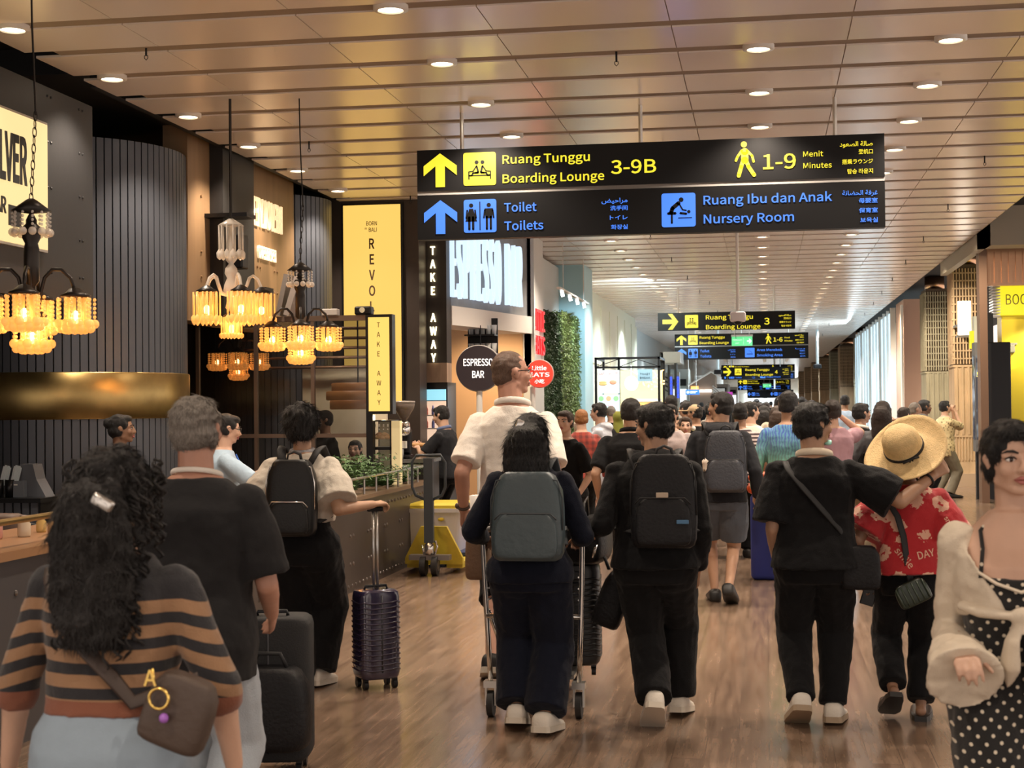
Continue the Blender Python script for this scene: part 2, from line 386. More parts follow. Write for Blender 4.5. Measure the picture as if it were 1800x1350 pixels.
# wedge frames and bookshop on the near right
mb = MB(); mb.box((3.3, 24.3, 4.02), (7, 24.9, 4.7)); mb.box((3.3, 24.3, 4.02), (3.42, 30, 4.7)); struct('trim_7', mb, M('beige bulkhead', (.36, .32, .25), .6))
t = thing('shop_portal', 'brown slatted portal post and copper panel above the yellow shop front', 'portal', (3.42, 25.6, 0))
MB().box((0, 0, 0), (.12, .35, 4.1)).build('post', M('brown bronze', (.2, .12, .08), .45, .3), t)
mb = MB(); mb.box((.12, .1, 3.5), (3, .2, 4.1))
for i in range(26): mb.box((.14+i*.11, .07, 3.55), (.2+i*.11, .1, 4.05))
mb.build('slat_screen', m_copper, t)
t = thing('bookshop_sign', 'bright yellow shop sign with black name strip at the right edge', 'sign', (4.02, 27.5, 0))
m_yel = M('yellow glow', (.05, .045, .004), .4, emit=1, ec=(.7, .58, .014))
MB().box((0, 0, 3.12), (2.6, .5, 3.83)).build('sign_panel', m_yel, t)
MB().box((.02, -.012, 3.62), (2.6, 0, 3.82)).build('name_strip', m_dark, t)
MB().text('PERIPLUS', .07, 3.66, .15, off=.006, y=-.016, fit=.95).build('lettering', M('cream lettering', (1, .95, .6), .5, emit=1), t)
MB().text('BOOKSHOP', .09, 3.3, .29, y=-.006, fit=.95).build('lettering', M('brown lettering', (.2, .13, .02), .5), t)
mb = MB()
for i in range(14): mb.box((-.12, 0, 3.1+i*.05), (0, .5, 3.125+i*.05))
mb.build('louvre', m_metal, t)
mb = MB(); mb.box((4.05, 27.6, 0), (7.5, 28.1, 3.12)); struct('wall_right', mb, M('yellow shop wall', (.8, .62, .04), .35, emit=.0))
spot(4.6, 27.0, 3.0, 60, (1, .9, .5), 120, aim=(4.6, 27.6, 1.5)); spot(4.25, 26.8, 3.6, 20, (1, .85, .5), 120, aim=(4.2, 27.6, 1))
t = thing('sensor_box', 'small grey box on the yellow wall beside the totem', 'sensor', (4.2, 27.6, 2.55)); MB().rbox((-.05, -.08, -.08), (.06, 0, .06), .02).build('case', M('grey plastic', (.25, .24, .22), .5), t); MB().box((-.05, -.05, .06), (.1, 0, .09)).build('bracket', m_metal, t)
t = thing('signboard', 'small white lit projecting board beside the yellow shop sign', 'sign', (3.5, 29.0, 2.85))
MB().box((0, 0, 0), (.22, .12, .62)).build('glowing_panel', M('white glow', (1, .97, .9), .5, emit=2.2), t); MB().box((-.03, -.02, -.04), (.25, .14, 0)).box((.08, .12, .2), (.13, 1.62, .24)).build('frame', m_metal, t)
# digital totem
t = thing('digital_totem', 'tall black advertising totem with a lit screen on its left side', 'totem', (3.45, 26.5, 0))
MB().rbox((.1, 0, .8), (.58, .35, 2.62), .02).build('cabinet', m_blackm, t)
MB().box((0, -.0, .8), (.1, .35, 2.62)).build('bezel', M('grey bezel', (.16, .16, .16), .4), t)
def ad_mat():
    m = bpy.data.materials.new('advert screen'); m.use_nodes = True; N, L = nodes_of(m); p = N['Principled BSDF']; tc = N.new('ShaderNodeTexCoord')
    n = N.new('ShaderNodeTexNoise'); n.inputs['Scale'].default_value = 4; L.new(tc.outputs['Object'], n.inputs['Vector']); r = N.new('ShaderNodeValToRGB'); r.color_ramp.elements[0].position = .5; r.color_ramp.elements[0].color = (.03, .03, .04, 1); r.color_ramp.elements[1].position = .7; r.color_ramp.elements[1].color = (.35, .4, .42, 1)
    L.new(n.outputs['Fac'], r.inputs[0]); L.new(r.outputs[0], p.inputs['Emission Color']); p.inputs['Emission Strength'].default_value = .8; p.inputs['Base Color'].default_value = (.02, .02, .02, 1); p.inputs['Roughness'].default_value = .1; return m
m_ad = ad_mat()
MB().box((.012, -.004, 1.0), (.09, 0, 2.4)).box((-.004, .03, 1.0), (0, .32, 2.4)).build('screen', m_ad, t)
MB().text('5', .05, 2.05, .12, 'CENTER', off=.01, y=-.008).build('lettering', M('yellow letter', (1, .8, .1), .5, emit=1), t)
MB().box((.02, .1, 0), (.1, .25, .8)).build('leg', m_blackm, t); MB().box((.22, .1, 0), (.34, .25, .8)).build('leg', m_blackm, t); MB().box((.45, .1, 0), (.5, .25, .8)).build('leg', m_metal, t)
t = thing('fire_extinguisher', 'red fire extinguisher standing behind the totem legs', 'fire extinguisher', (3.6, 26.95, 0))
MB().lathe([(.03, 0), (.06, .01), (.06, .38), (.03, .45), (.015, .47)], 16).build('cylinder', M('red enamel', (.5, .02, .03), .3), t, True); MB().box((-.03, -.05, .46), (.03, .06, .5)).build('valve', m_blackm, t)
t = thing('display_column', 'black column with a pale panel rising behind the totem', 'display', (3.55, 27.3, 0))
MB().box((.12, 0, 0), (.32, .25, 3.15)).build('column', m_blackm, t); MB().box((0, 0, 2.55), (.12, .25, 3.1)).build('panel', M('pale panel', (.5, .5, .4), .4, emit=.25), t); MB().box((-.06, 0, 2.55), (0, .2, 2.85)).build('strip', m_yel, t)
# ends of the hall
mb = MB(); mb.box((-9, 166, 0), (9, 166.4, 4.6)); struct('wall_back', mb, M('far wall', (.6, .58, .54), .6))
for i in range(3): 
    t = tag(MB().box((-2.2+i*2.4, 165.6, 0), (-.2+i*2.4, 166, 2.6)).build('window_pane', M('far daylight', (.9, 1, 1), .5, emit=1.6), None), 'pale glowing window at the far end of the hall', 'window', 'windows at the far end')
# ------------------------------------------------------------ hanging wayfinding signs
m_sign = M('sign black', (.004, .004, .0045), .4, spec=.2)
m_Y = M('sign yellow', (.06, .05, .005), .4, emit=1.0, ec=(.74, .60, .025)); m_B = M('sign blue', (.01, .03, .08), .4, emit=1.0, ec=(.045, .18, .78))
m_G = M('sign green', (.1, .6, .25), .5, emit=.55, ec=(.1, .62, .25))
def ar(s): return ''.join(reversed([chr(int(c, 16)) for c in s.split()]))
AR_L = ar('FEBB FE8E FEDF FE94 20 FE8D FEDF FEBC FECC FEEE FEA9'); AR_T = ar('FEE3 FEAE FE8D FEA3 FEF4 FEBE'); AR_N = ar('FECF FEAE FED3 FE94 20 FE8D FEDF FEA4 FEC0 FE8E FEE7 FE94')
LOUNGE = [AR_L, '登机口', '搭乗ラウンジ', '탑승 라운지']; TOILET = [AR_T, '洗手间', 'トイレ', '화장실']; NURSERY = [AR_N, '母婴室', '保育室', '보육실']
SMOKE = [ar('FEA9 FEB3 FE8E'), '吸烟区', '喫煙エリア', '흡연 구역']; PRAY = [ar('FEE3 FEBB FEE0 FEF0'), '祈祷室', '礼拝室', '기도실']
K = .002355
def arrow_poly(s, ang):
    p = [(-.13, -.5), (.13, -.5), (.13, .16), (.36, -.07), (.5, .07), (.0, .5), (-.5, .07), (-.36, -.07), (-.13, .16)]
    p = [(0.14, -.5), (.14, .13), (.5, -.16), (.5, .13), (0, .5), (-.5, .13), (-.5, -.16), (-.14, .13), (-.14, -.5)]
    c, n = math.cos(ang), math.sin(ang); return [((x*c-z*n)*s, (x*n+z*c)*s) for x, z in p]
def shift(poly, x, z): return [(a+x, b+z) for a, b in poly]
def rsq(s, r=.07):
    o = []
    for cx, cz, a0 in ((.5-r, .5-r, 0), (-.5+r, .5-r, 90), (-.5+r, -.5+r, 180), (.5-r, -.5+r, 270)):
        o += [((cx+r*math.cos(D(a0+30*i)))*s, (cz+r*math.sin(D(a0+30*i)))*s) for i in range(4)]
    return o
def stroke(mb, pts, w, y):
    P = [V((x, 0, z)) for x, z in pts]
    for a, b in zip(P, P[1:]):
        t = (b-a).normalized(); n = V((-t.z, 0, t.x))*w/2
        mb.prism([((a+n).x, (a+n).z), ((b+n).x, (b+n).z), ((b-n).x, (b-n).z), ((a-n).x, (a-n).z)][::-1], .003, Matrix.Translation((0, y, 0)))
    for a in P: disc(mb, a.x, a.z, w/2, y)
def disc(mb, x, z, r, y, n=14): mb.prism([(x+r*math.cos(-2*PI*i/n), z+r*math.sin(-2*PI*i/n)) for i in range(n)][::-1], .003, Matrix.Translation((0, y, 0)))
def pictogram(kind, s, x, z, y):      # black figures on the square
    mb = MB(); S = lambda pts, w: stroke(mb, [(x+a*s, z+b*s) for a, b in pts], w*s, y)
    if kind == 'lounge':
        for q in (-1, 1):
            disc(mb, x+q*.09*s, z+.2*s, .06*s, y); S([(q*.09, .08), (q*.04, -.1), (q*.13, -.12)], .055); S([(q*.05, -.12), (q*.2, -.12), (q*.24, -.2), (q*.3, -.2)], .05); S([(q*.33, -.08), (q*.33, -.3)], .035); S([(q*.1, .08), (q*.2, -.07), (q*.3, -.08)], .035)
        S([(-.33, -.2), (.33, -.2)], .035)
    elif kind == 'toilet':
        S([(0, .42), (0, -.42)], .03)
        for q in (-1, 1):
            c = q*.27; disc(mb, x+c*s, z+.32*s, .065*s, y)
            S([(c-.06, -.04), (c-.06, -.4)], .07); S([(c+.06, -.04), (c+.06, -.4)], .07); S([(c-.12, .17), (c-.15, -.06)], .05); S([(c+.12, .17), (c+.15, -.06)], .05)
            mb.prism([((x+(c+a)*s), z+b*s) for a, b in ([(-.13, .22), (.13, .22), (.1, -.08), (-.1, -.08)] if q > 0 else [(-.06, .22), (.06, .22), (.18, -.17), (-.18, -.17)])][::-1], .003, Matrix.Translation((0, y, 0)))
    elif kind == 'nursery':
        disc(mb, x+.08*s, z+.3*s, .07*s, y); S([(.0, .2), (-.18, .05), (-.22, -.08)], .12); S([(-.2, -.08), (-.2, -.38)], .06); S([(-.3, -.1), (-.1, -.1)], .08); S([(.02, .18), (.12, 0), (.22, -.02)], .045)
        S([(0, -.24), (.38, -.24)], .03); disc(mb, x+.3*s, z-.06*s, .05*s, y); S([(.06, -.1), (.22, -.12)], .07)
    elif kind == 'smoking':
        S([(-.3, -.15), (.3, -.15)], .07); S([(-.1, .2), (.1, .12), (.22, -.02)], .03)
    elif kind == 'pray':
        disc(mb, x, z+.25*s, .08*s, y); S([(-.1, .08), (.02, -.2), (.25, -.2)], .13)
    return mb
def walker(s, x, z):
    mb = MB(); S = lambda pts, w: stroke(mb, [(x+a*s, z+b*s) for a, b in pts], w*s, -.006)
    disc(mb, x-.02*s, z+.42*s, .085*s, -.006)
    S([(0, .22), (0.0, -.02)], .2); S([(.02, .02), (.1, -.2), (.25, -.43)], .11); S([(-.04, .0), (-.1, -.2), (-.17, -.44)], .11); S([(.06, .25), (.2, .1), (.24, -.06)], .07); S([(-.08, .25), (-.2, .08), (-.24, -.02)], .07)
    return mb
def sign(label, Y, xl, ztop, Wd, rows, hp=.365, gap=.036, rods=(.1, .5, .9), k=1, ceil=4.25, nr=True):
    hs = [hp*(1 if i == 0 else 1.08) for i in range(len(rows))]; H = sum(hs)+gap*(len(rows)-1)
    t = thing('hanging_sign', label, 'sign', (xl, Y, ztop-H)); z = H
    for i, row in enumerate(rows):
        MB().box((0, 0, z-hs[i]), (Wd, .12, z)).build('panel', m_sign, t)
        if i < len(rows)-1: MB().box((.0, .01, z-hs[i]-gap), (Wd, .11, z-hs[i])).build('divider', M('sign divider grey', (.22, .21, .2), .5), t)
        zc = z-hs[i]/2; z -= hs[i]+gap
        c = m_Y if row[0] == 'Y' else m_B
        for e in row[1:]:
            x = e[1]*K*k
            if e[0] == 'arrow': MB().prism(shift(arrow_poly(e[3]*K*k, e[2]), x, zc), .006, Matrix.Translation((0, -.006, 0))).build('arrow', c, t)
            elif e[0] == 'pic':
                s = 124*K*k; p = MB().prism(shift(rsq(s), x, zc), .004, Matrix.Translation((0, -.004, 0))).build('pictogram', c, t)
                pictogram(e[2], s, x, zc, -.0075).build('figure', m_sign, p)
            elif e[0] == 'walk': walker(132*K*k, x, zc).build('walking_figure', c, t)
            elif e[0] == 't': # text: x, body, baseline, cap height, width, align
                mb = MB().text(e[2], x, zc+e[3]*K*k, e[4]*K*k/.72, e[6] if len(e) > 6 else 'LEFT', ext=.002, off=.012 if e[4] > 25 else .008, y=-.004, fit=e[5]*K*k if e[5] else None); mb.build('lettering', c, t)
            elif e[0] == 'col':
                mb = MB()
                for body, dz, w in zip(e[2], (44, 16, -19, -54), e[3]): mb.text(body, x, zc+(dz-9)*K*k, 23*K*k, 'RIGHT', ext=.002, off=.012, y=-.004, fit=w*K*k)
                mb.build('lettering', c, t)
    for f in rods:
        MB().cyl((Wd*f, .06, H), (Wd*f, .06, H+ceil+.3-ztop), .018, 8).build('rod', m_metal, t)
    return t
TT = ('t', 327, 'Ruang Tunggu', 16, 37, 328); TB = ('t', 327, 'Boarding Lounge', -56, 37, 381)
MIN = [('t', 1431, 'Menit', 3, 22, 71), ('t', 1431, 'Minutes', -39, 22, 101)]
row_l = lambda n, m: ['Y', ('arrow', 89, 0, 127), ('pic', 240, 'lounge'), TT, TB]+([('t', 733, n, -35, 57, 167)] if n else [])+[('walk', 1222), ('t', 1287, m, -37, 62, 118)]+MIN+[('col', 1677, LOUNGE, (116, 50, 108, 90))]
row_t = lambda kind, a, b, c: ['B', ('arrow', 89, 0, 127), ('pic', 240, 'toilet'), ('t', 332, 'Toilet', 13, 37, 122), ('t', 332, 'Toilets', -56, 37, 147), ('col', 793, TOILET, (96, 64, 66, 62)), ('pic', 980, kind), ('t', 1071, a[0], 17, 37, a[1]), ('t', 1071, b[0], -52, 37, b[1]), ('col', 1692, c, (124, 66, 66, 62))]
row_r = lambda n: ['Y', ('arrow', 120, -PI/2, 150), ('pic', 320, 'lounge'), ('t', 455, 'Ruang Tunggu', 16, 46, 440), ('t', 455, 'Boarding Lounge', -76, 46, 510), ('t', 1000, n, -40, 70, 50), ('col', 1250, LOUNGE, (116, 70, 108, 90))]
sign('large nearest hanging sign, boarding lounge 3-9B over toilets and nursery room', 13.3, -3.028, 3.918, 4.046, [row_l('3-9B', '1-9'), row_t('nursery', ('Ruang Ibu dan Anak', 461), ('Nursery Room', 325), NURSERY)], rods=(.098, .49, .9))
sign('long single-row hanging sign with right arrow and number 3', 34.5, -2.36, 3.68, 3.03, [row_r('3')], hp=.4, rods=(.15, .85))
sign('hanging sign with 1-6 minutes over toilets and smoking area', 48, -2.765, 3.8, 4.09, [row_l('', '1-6'), row_t('smoking', ('Area Merokok', 330), ('Smoking Area', 330), SMOKE)], rods=(.15, .5, .85))
sign('smaller far single-row sign with right arrow and number 4', 63, -1.77, 3.1, 2.8, [row_r('4')], hp=.38, k=.92, rods=(.15, .85))
sign('distant hanging sign over toilets and prayer room, behind the lounge 4 sign', 85, -2.36, 3.73, 3.96, [row_l('', '1-5'), row_t('pray', ('Ruang Doa', 300), ('Prayer Room', 330), PRAY)], k=.97, rods=(.15, .85))
sign('farther hanging sign with toilets and smoking area, below the prayer room sign', 118, -2.05, 3.41, 3.96, [row_l('', '1-4'), row_t('smoking', ('Area Merokok', 330), ('Smoking Area', 330), SMOKE)], k=.97, rods=(.15, .85))
row_d = ['B', ('arrow', 89, PI/2, 127), ('pic', 240, 'toilet'), ('t', 332, 'Toilet', 13, 37, 122), ('t', 332, 'Toilets', -56, 37, 147), ('arrow', 950, PI/2, 127), ('pic', 1100, 'nursery'), ('t', 1200, 'Nursery', 17, 37, 250), ('t', 1200, 'Room', -52, 37, 150)]
sign('farthest hanging sign, dark with blue left arrows to toilets', 135, -1.55, 2.75, 3.96, [row_d], hp=.7, k=.95, rods=(.15, .85))
for i, (px, Y, z, lb) in enumerate(((-.84, 40, 3.12, 'green emergency exit sign hanging in front of the 1-6 minutes sign'), (-.15, 100, 2.62, 'green emergency exit sign hanging far down the hall'))):
    t = thing('exit_sign', lb, 'sign', (px, Y, z)); MB().box((0, 0, 0), (.53, .05, .24)).build('panel', m_G, t); MB().box((-.01, -.01, .24), (.54, .06, .29)).build('housing', m_metal, t)
    MB().text('EMERGENCY', .03, .13, .07, ext=.002, y=-.004, fit=.24).text('EXIT', .1, .05, .06, ext=.002, y=-.004).box((.3, -.004, .03), (.305, -.001, .21)).prism(shift(arrow_poly(.12, -PI/2), .45, .12), .003, Matrix.Translation((0, -.004, 0))).build('lettering', M('pale green', (.6, 1, .7), .5, emit=.7), t)
    MB().cyl((.08, .02, .29), (.08, .02, 4.4-z), .006, 6).build('wire', m_metal, t); MB().cyl((.45, .02, .29), (.45, .02, 4.4-z), .006, 6).build('wire', m_metal, t)
t = thing('ceiling_camera', 'white ceiling camera on a long pole in front of the lounge 3 sign', 'camera', (-.37, 22, 2.86))
MB().cyl((0, 0, .1), (0, 0, 1.5), .022, 10).build('pole', m_white, t); MB().rbox((-.11, -.1, -.06), (.11, .1, .08), .03).build('housing', M('pale plastic', (.75, .73, .78), .4), t, True); MB().ball((.0, -.03, -.06), (.06, .06, .05), 12).build('lens', m_blackm, t, True); MB().tube([(-.03, 0, -.06), (-.04, 0, -.2), (-.03, 0, -.3)], .003, 5).build('cable', m_blackm, t)
for i, (x, Y, z) in enumerate(((-1.62, 54, 2.75), (1.85, 56, 2.95), (.55, 92, 2.4))):
    t = thing('ceiling_camera', ['dark dome camera on a pole left of the lounge 4 sign', 'dark dome camera on a pole right of the lounge 4 sign', 'dark dome camera on a pole farther down the hall'][i], 'camera', (x, Y, z)); MB().cyl((0, 0, .05), (0, 0, 4.4-z), .05, 8).build('pole', M('pale pole', (.7, .78, .8), .4), t); MB().rbox((-.14, -.14, -.1), (.14, .14, .06), .04).build('housing', m_blackm, t)

# ------------------------------------------------------------ ceiling fittings
m_lens = M('downlight glow', (1, .93, .8), .5, emit=7, ec=(1, .88, .68))
m_trim = M('downlight trim', (.75, .72, .68), .35)
first = None; rows_lb = ['far left row', 'left of centre row', 'centre row', 'right row']
LL = [l for l in LIGHTS if l[1] > 9]
for x, y, i in LL:
    lb = 'round recessed ceiling light glowing warm white, in the '+rows_lb[i]+' of lights'; gp = 'ceiling lights of the '+rows_lb[i]
    if first is None:
        first = thing('ceiling_light', lb, 'ceiling light', (x, y, 4.225), 0, gp)
        MB().lathe([(.085, .0), (.115, .004), (.115, .1), (.085, .1)], 20, cap=False).build('trim', m_trim, first, True); MB().lathe([(.0005, .012), (.086, .012)], 20, cap=False).build('lens', m_lens, first)
    else: dup(first, (x, y, 4.225), None, lb, gp)
first = None; k = 0
for Y in list(range(9, 42, 4))+[46, 52, 60, 70]:
    for X in (-4.4, -1.3, 2.5):
        k += 1; y = Y0C+round((Y+(k % 3)*1.3-Y0C)/PITCHY)*PITCHY; lb = 'small dark sprinkler head hanging below the ceiling slats'
        if first is None:
            first = thing('sprinkler', lb, 'sprinkler', (X, y, 4.17), 0, 'sprinklers along the ceiling')
            MB().cyl((0, 0, .035), (0, 0, .12), .008, 8).build('stem', m_blackm, first); MB().tube([(-.012, 0, .04), (-.013, 0, .02), (0, 0, .005), (.013, 0, .02), (.012, 0, .04)], .003, 6).build('frame', m_blackm, first)
        else: dup(first, (X+(k*37 % 11)*.08-.4, y, 4.15))
# ------------------------------------------------------------ chandeliers
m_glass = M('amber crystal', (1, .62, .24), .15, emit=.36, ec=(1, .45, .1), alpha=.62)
m_clear = M('clear crystal', (.8, .74, .66), .08, alpha=.55, spec=.8)
m_bulb = M('glowing bulb', (1, .8, .45), .5, emit=9, ec=(1, .62, .22))
m_iron = M('dark iron', (.03, .025, .022), .4, .7)
def chain(mb, z0, z1, dx=0):
    n = int((z1-z0)/.045)
    for i in range(n):
        z = z0+(z1-z0)*(i+.5)/n; a = (i % 2)*PI/2; pts = []
        for j in range(8):
            t = 2*PI*j/8; u = .011*math.cos(t); pts.append((u*math.cos(a)+dx*(i/n), u*math.sin(a), z+.03*math.sin(t)))
        mb.tube(pts, .003, 4, close=True)
def cluster(t, x, y, z, r, h, kind, lit=True):
    """one lamp of a chandelier: cap, a curtain of crystals, a bulb"""
    p = MB().lathe([(.0, z+.0), (r*.75, z), (r*.8, z+.012), (r*.5, z+.03), (.03, z+.05), (.0, z+.06)], 16, Matrix.Translation((x, y, 0))).build('lamp_cap', m_iron, t, True)
    mb = MB(); n = 14 if kind == 'bead' else 16
    for i in range(n):
        a = 2*PI*i/n; rr = r*(.98 if i % 2 else .8); px, py = x+rr*math.cos(a), y+rr*math.sin(a)
        if kind == 'bead':
            for j in range(5): mb.ball((px, py, z-.012-j*.024), .0105, 6)
            mb.ball((px*1+.0, py, z-.012-5*.024-.015), .027, 8)
        else:
            mb.cyl((px, py, z), (px, py, z-h*.72), .0075, 5); mb.tube([(px, py, z-h*.72), (px, py, z-h*.8), (px, py, z-h*.92), (px, py, z-h)], [.004, .022, .02, .003], 6)
    for i in range(9):
        a = 2*PI*i/9; px, py = x+r*.5*math.cos(a), y+r*.5*math.sin(a)
        mb.cyl((px, py, z), (px, py, z-h*.82), .009, 5)
        if kind == 'bead': mb.ball((px, py, z-h*.9), .025, 8)
    if kind == 'bead':
        for i in range(12):
            a = 2*PI*(i+.5)/12; mb.ball((x+r*.8*math.cos(a), y+r*.8*math.sin(a), z-h*.86), .026, 8)
    mb.build('crystal_curtain', m_glass if lit else m_clear, t, True)
    if lit:
        MB().ball((x, y, z-h*.55), (.026, .026, .038), 10).build('bulb', m_bulb, t, True)
def chandelier(loc, label, kind, S=1.0, lampe=5, rod=False, rz=0, full=True):
    t = thing('chandelier', label, 'chandelier', loc, rz); x, y, z = loc
    top = 4.5-z
    mb = MB()
    if rod: mb.cyl((0, 0, 1.0), (0, 0, top), .012, 8)
    else: chain(mb, .8, min(top, 1.3), .03); mb.tube([(.03, 0, 1.28), (.01, 0, 1.8), (0, 0, top)], .006, 6)
    mb.build('rod' if rod else 'chain', m_iron, t)
    # body hanging from z=.8 down to 0 (bottom of the lowest lamp)
    if kind == 'bead':
        MB().lathe([(.012, .82), (.03, .81), (.11, .75), (.012, .735), (.03, .70), (.03, .68), (.05, .66), (.05, .6), (.035, .57), (.042, .54), (.042, .36), (.02, .33), (.025, .29), (.03, .2), (.07, .19), (.012, .17)], 16).build('stem', m_iron, t, True)
        mb = MB()
        for i in range(12):
            a = 2*PI*i/12; px, py = .1*math.cos(a), .1*math.sin(a)
            for j in range(4): mb.ball((px, py, .735-j*.022), .009, 6)
            mb.ball((px, py, .63), .024, 8)
        mb.build('crystal_collar', m_clear, t, True)
        arms = 4 if full else 3
        for i in range(arms):
            a = 2*PI*i/arms+.3; dx, dy = math.cos(a), math.sin(a); R = .235
            MB().tube([(dx*r, dy*r, zz) for r, zz in ((.035, .2), (.05, .3), (.07, .38), (.11, .425), (.16, .425), (.21, .38), (R, .3))], .011, 8).build('arm', m_iron, t, True)
            cluster(t, dx*R, dy*R, .27, .105, .2, 'bead')
        cluster(t, 0, 0, .16, .105, .2, 'bead')
    else:
        MB().lathe([(.02, 1.0), (.1, .95), (.11, .94), (.02, .93), (.02, .72), (.045, .69), (.045, .65), (.02, .62), (.05, .58), (.055, .54), (.035, .5), (.06, .44), (.07, .36), (.03, .34), (.04, .3), (.05, .25), (.02, .2)], 16).build('stem', m_clear, t, True)
        mb = MB()
        for i in range(12):
            a = 2*PI*i/12; px, py = .1*math.cos(a), .1*math.sin(a); mb.cyl((px, py, .94), (px, py, .74), .008, 5); mb.tube([(px, py, .74), (px, py, .71), (px, py, .67), (px, py, .655)], [.005, .025, .022, .003], 6)
        mb.build('crystal_collar', m_clear, t, True)
        for i in range(5):
            a = 2*PI*i/5+.35; dx, dy = math.cos(a), math.sin(a); R = .25
            MB().tube([(dx*r, dy*r, zz) for r, zz in ((.05, .36), (.1, .37), (.13, .44), (.15, .5), (.18, .52), (.22, .49), (R, .42), (R, .38))], .014, 8).build('arm', m_clear, t, True)
            cluster(t, dx*R, dy*R, .37, .11, .26, 'rod')
        cluster(t, 0, 0, .17, .085, .18, 'rod')
    lamp(x, y, z+.12, lampe, (1, .55, .2), .12)
    return t
chandelier((-4.0, 7.95, 2.0), 'nearest beaded chandelier on a chain at the far left', 'bead', lampe=14)
chandelier((-4.42, 12.35, 2.24), 'chandelier of long crystal rods hanging beside the dark post', 'rod', lampe=14, rod=True)
chandelier((-3.85, 12.45, 2.05), 'beaded chandelier hanging in front of the dark glass screen', 'bead', lampe=12)
chandelier((-5.9, 16.7, 2.0), 'dim beaded chandelier seen through the dark glass screen', 'bead', lampe=6)
# ------------------------------------------------------------ cafe: counters, screen, planters, fittings
m_clad = M('riveted cladding', (.068, .055, .049), .4, .4, var=.15, vs=2)
mb = MB(); t = thing('planter_counter', 'long dark riveted metal planter counter in front of the cafe', 'counter', (-3.64, 9.9, 0))
MB().box((-.36, 0, 0), (0, 6.7, .8)).build('body', m_clad, t); MB().box((-.37, -.01, .8), (.015, 6.7, .835)).build('ledge', M('dark wood ledge', (.2, .13, .08), .4), t)
mb = MB()
for i in range(53):
    y = .1+i*.125
    for z in (.72, .06): mb.ball((0, y, z), (.012, .016, .016), 6)
for i in range(11):
    for z in (.25, .5): mb.ball((0, .2+i*.62, z), (.012, .018, .018), 6); mb.ball((0, .3+i*.62, z), (.012, .018, .018), 6)
mb.build('rivet', M('rivet steel', (.25, .22, .2), .3, .9), t)['kind'] = 'stuff'
mb = MB(); mb.tube([(-.05, 2.2, .99), (-.05, 6.65, .99), (-.5, 6.65, .99)], .012, 8)
for i in range(11): mb.cyl((-.05, 2.2+i*.445, .83), (-.05, 2.2+i*.445, .99), .01, 8)
mb.build('rail', m_metal, t)
MB().box((-1.4, 6.4, 0), (-.42, 6.7, .8)).build('return', m_clad, t)
t = thing('bar_counter', 'dark grey bar counter with wooden edge and brass rail, at far left', 'counter', (-3.64, 4.5, 0))
MB().box((-.6, 0, 0), (0, 5.35, .92)).build('body', M('grey cladding', (.085, .08, .083), .45, .3), t); MB().box((-.65, -.02, .92), (.03, 5.4, .965)).build('wooden_top', M('counter wood', (.36, .19, .09), .35), t)
mb = MB(); mb.tube([(-.04, 0, 1.1), (-.04, 5.3, 1.1)], .017, 10)
for i in range(5): mb.cyl((-.04, .3+i*1.0, .965), (-.04, .3+i*1.0, 1.1), .01, 8)
mb.build('rail', m_brass, t)
mb = MB()
for i in range(26):
    for z in (.25, .75): mb.ball((0, .15+i*.2, z), (.012, .016, .016), 6)
mb.build('rivet', MATS['rivet steel'], t)['kind'] = 'stuff'
# ferns in the planter
m_fern = M('fern green', (.09, .19, .06), .55)
def fern(name, loc, label, n=70, R=.33, h=.34, m=None, droop=1):
    t = thing(name, label, 'plant', loc); mb = MB(); rr = random.Random(n+int(loc[1]*10))
    for i in range(n):
        a = rr.uniform(0, 2*PI); ln = rr.uniform(.5, 1)*R; hh = rr.uniform(.4, 1)*h; pts = []
        for j in range(6):
            u = j/5; pts.append(V((math.cos(a)*ln*u, math.sin(a)*ln*u, hh*math.sin(u*2.0)*droop)))
        for j in range(5):
            d = (pts[j+1]-pts[j]).normalized(); s = V((-d.y, d.x, 0)); s = s.normalized() if s.length > 1e-4 else V((1, 0, 0))
            for q in (-1, 1):
                w = .06*(1-j/6); b = pts[j]; mb.add([b, b+d*.02, b+s*q*w+d*.035+V((0, 0, -.01)), b+s*q*w*.6+d*.01], [(0, 1, 2, 3)])
    mb.build('foliage', m or m_fern, t); MB().rbox((-.15, -.15, -.2), (.15, .15, .0), .03).build('soil_box', m_dark, t); return t
for i, y in enumerate((13.2, 13.9, 14.6, 15.25, 15.9)):
    fern('fern', (-3.84, y, .8), ['leafy green fern nearest in the riveted planter', 'second leafy fern from the near end of the riveted planter', 'leafy fern in the planter before the pastry case', 'fourth leafy fern from the near end, beside the pastry case', 'leafy fern at the far end of the riveted planter'][i], 90, .36, .4 if i < 3 else .25)
# dark glass screen with frame at Y=15.5
t = thing('glass_screen', 'dark framed glass screen behind the planter with a middle rail', 'screen', (-6.0, 15.5, 0))
m_dglass = M('dark glass', (.012, .009, .008), .06, alpha=.45, spec=.6)
m_frame = M('bronze frame', (.22, .15, .11), .35, .6)
mb = MB(); mb.box((-.05, -.03, 2.545), (1.98, .03, 2.6)); mb.box((-.05, -.03, 1.33), (1.98, .03, 1.37)); mb.box((-.05, -.03, .5), (1.98, .03, .55)); mb.build('rail', m_frame, t)
for x in (.08, .72, 1.34): MB().box((x-.018, -.025, .5), (x+.018, .025, 2.55)).build('post', m_frame, t)
MB().box((1.92, -.05, 0), (1.99, .05, 2.6)).build('post', m_blackm, t)
for a, b in ((-.05, .062), (.098, .702), (.738, 1.322), (1.358, 1.92)):
    MB().box((a, -.006, 1.37), (b, .006, 2.545)).build('pane', m_dglass, t); MB().box((a, -.006, .55), (b, .006, 1.33)).build('pane', M('tinted glass', (.02, .018, .016), .06, alpha=.25), t)
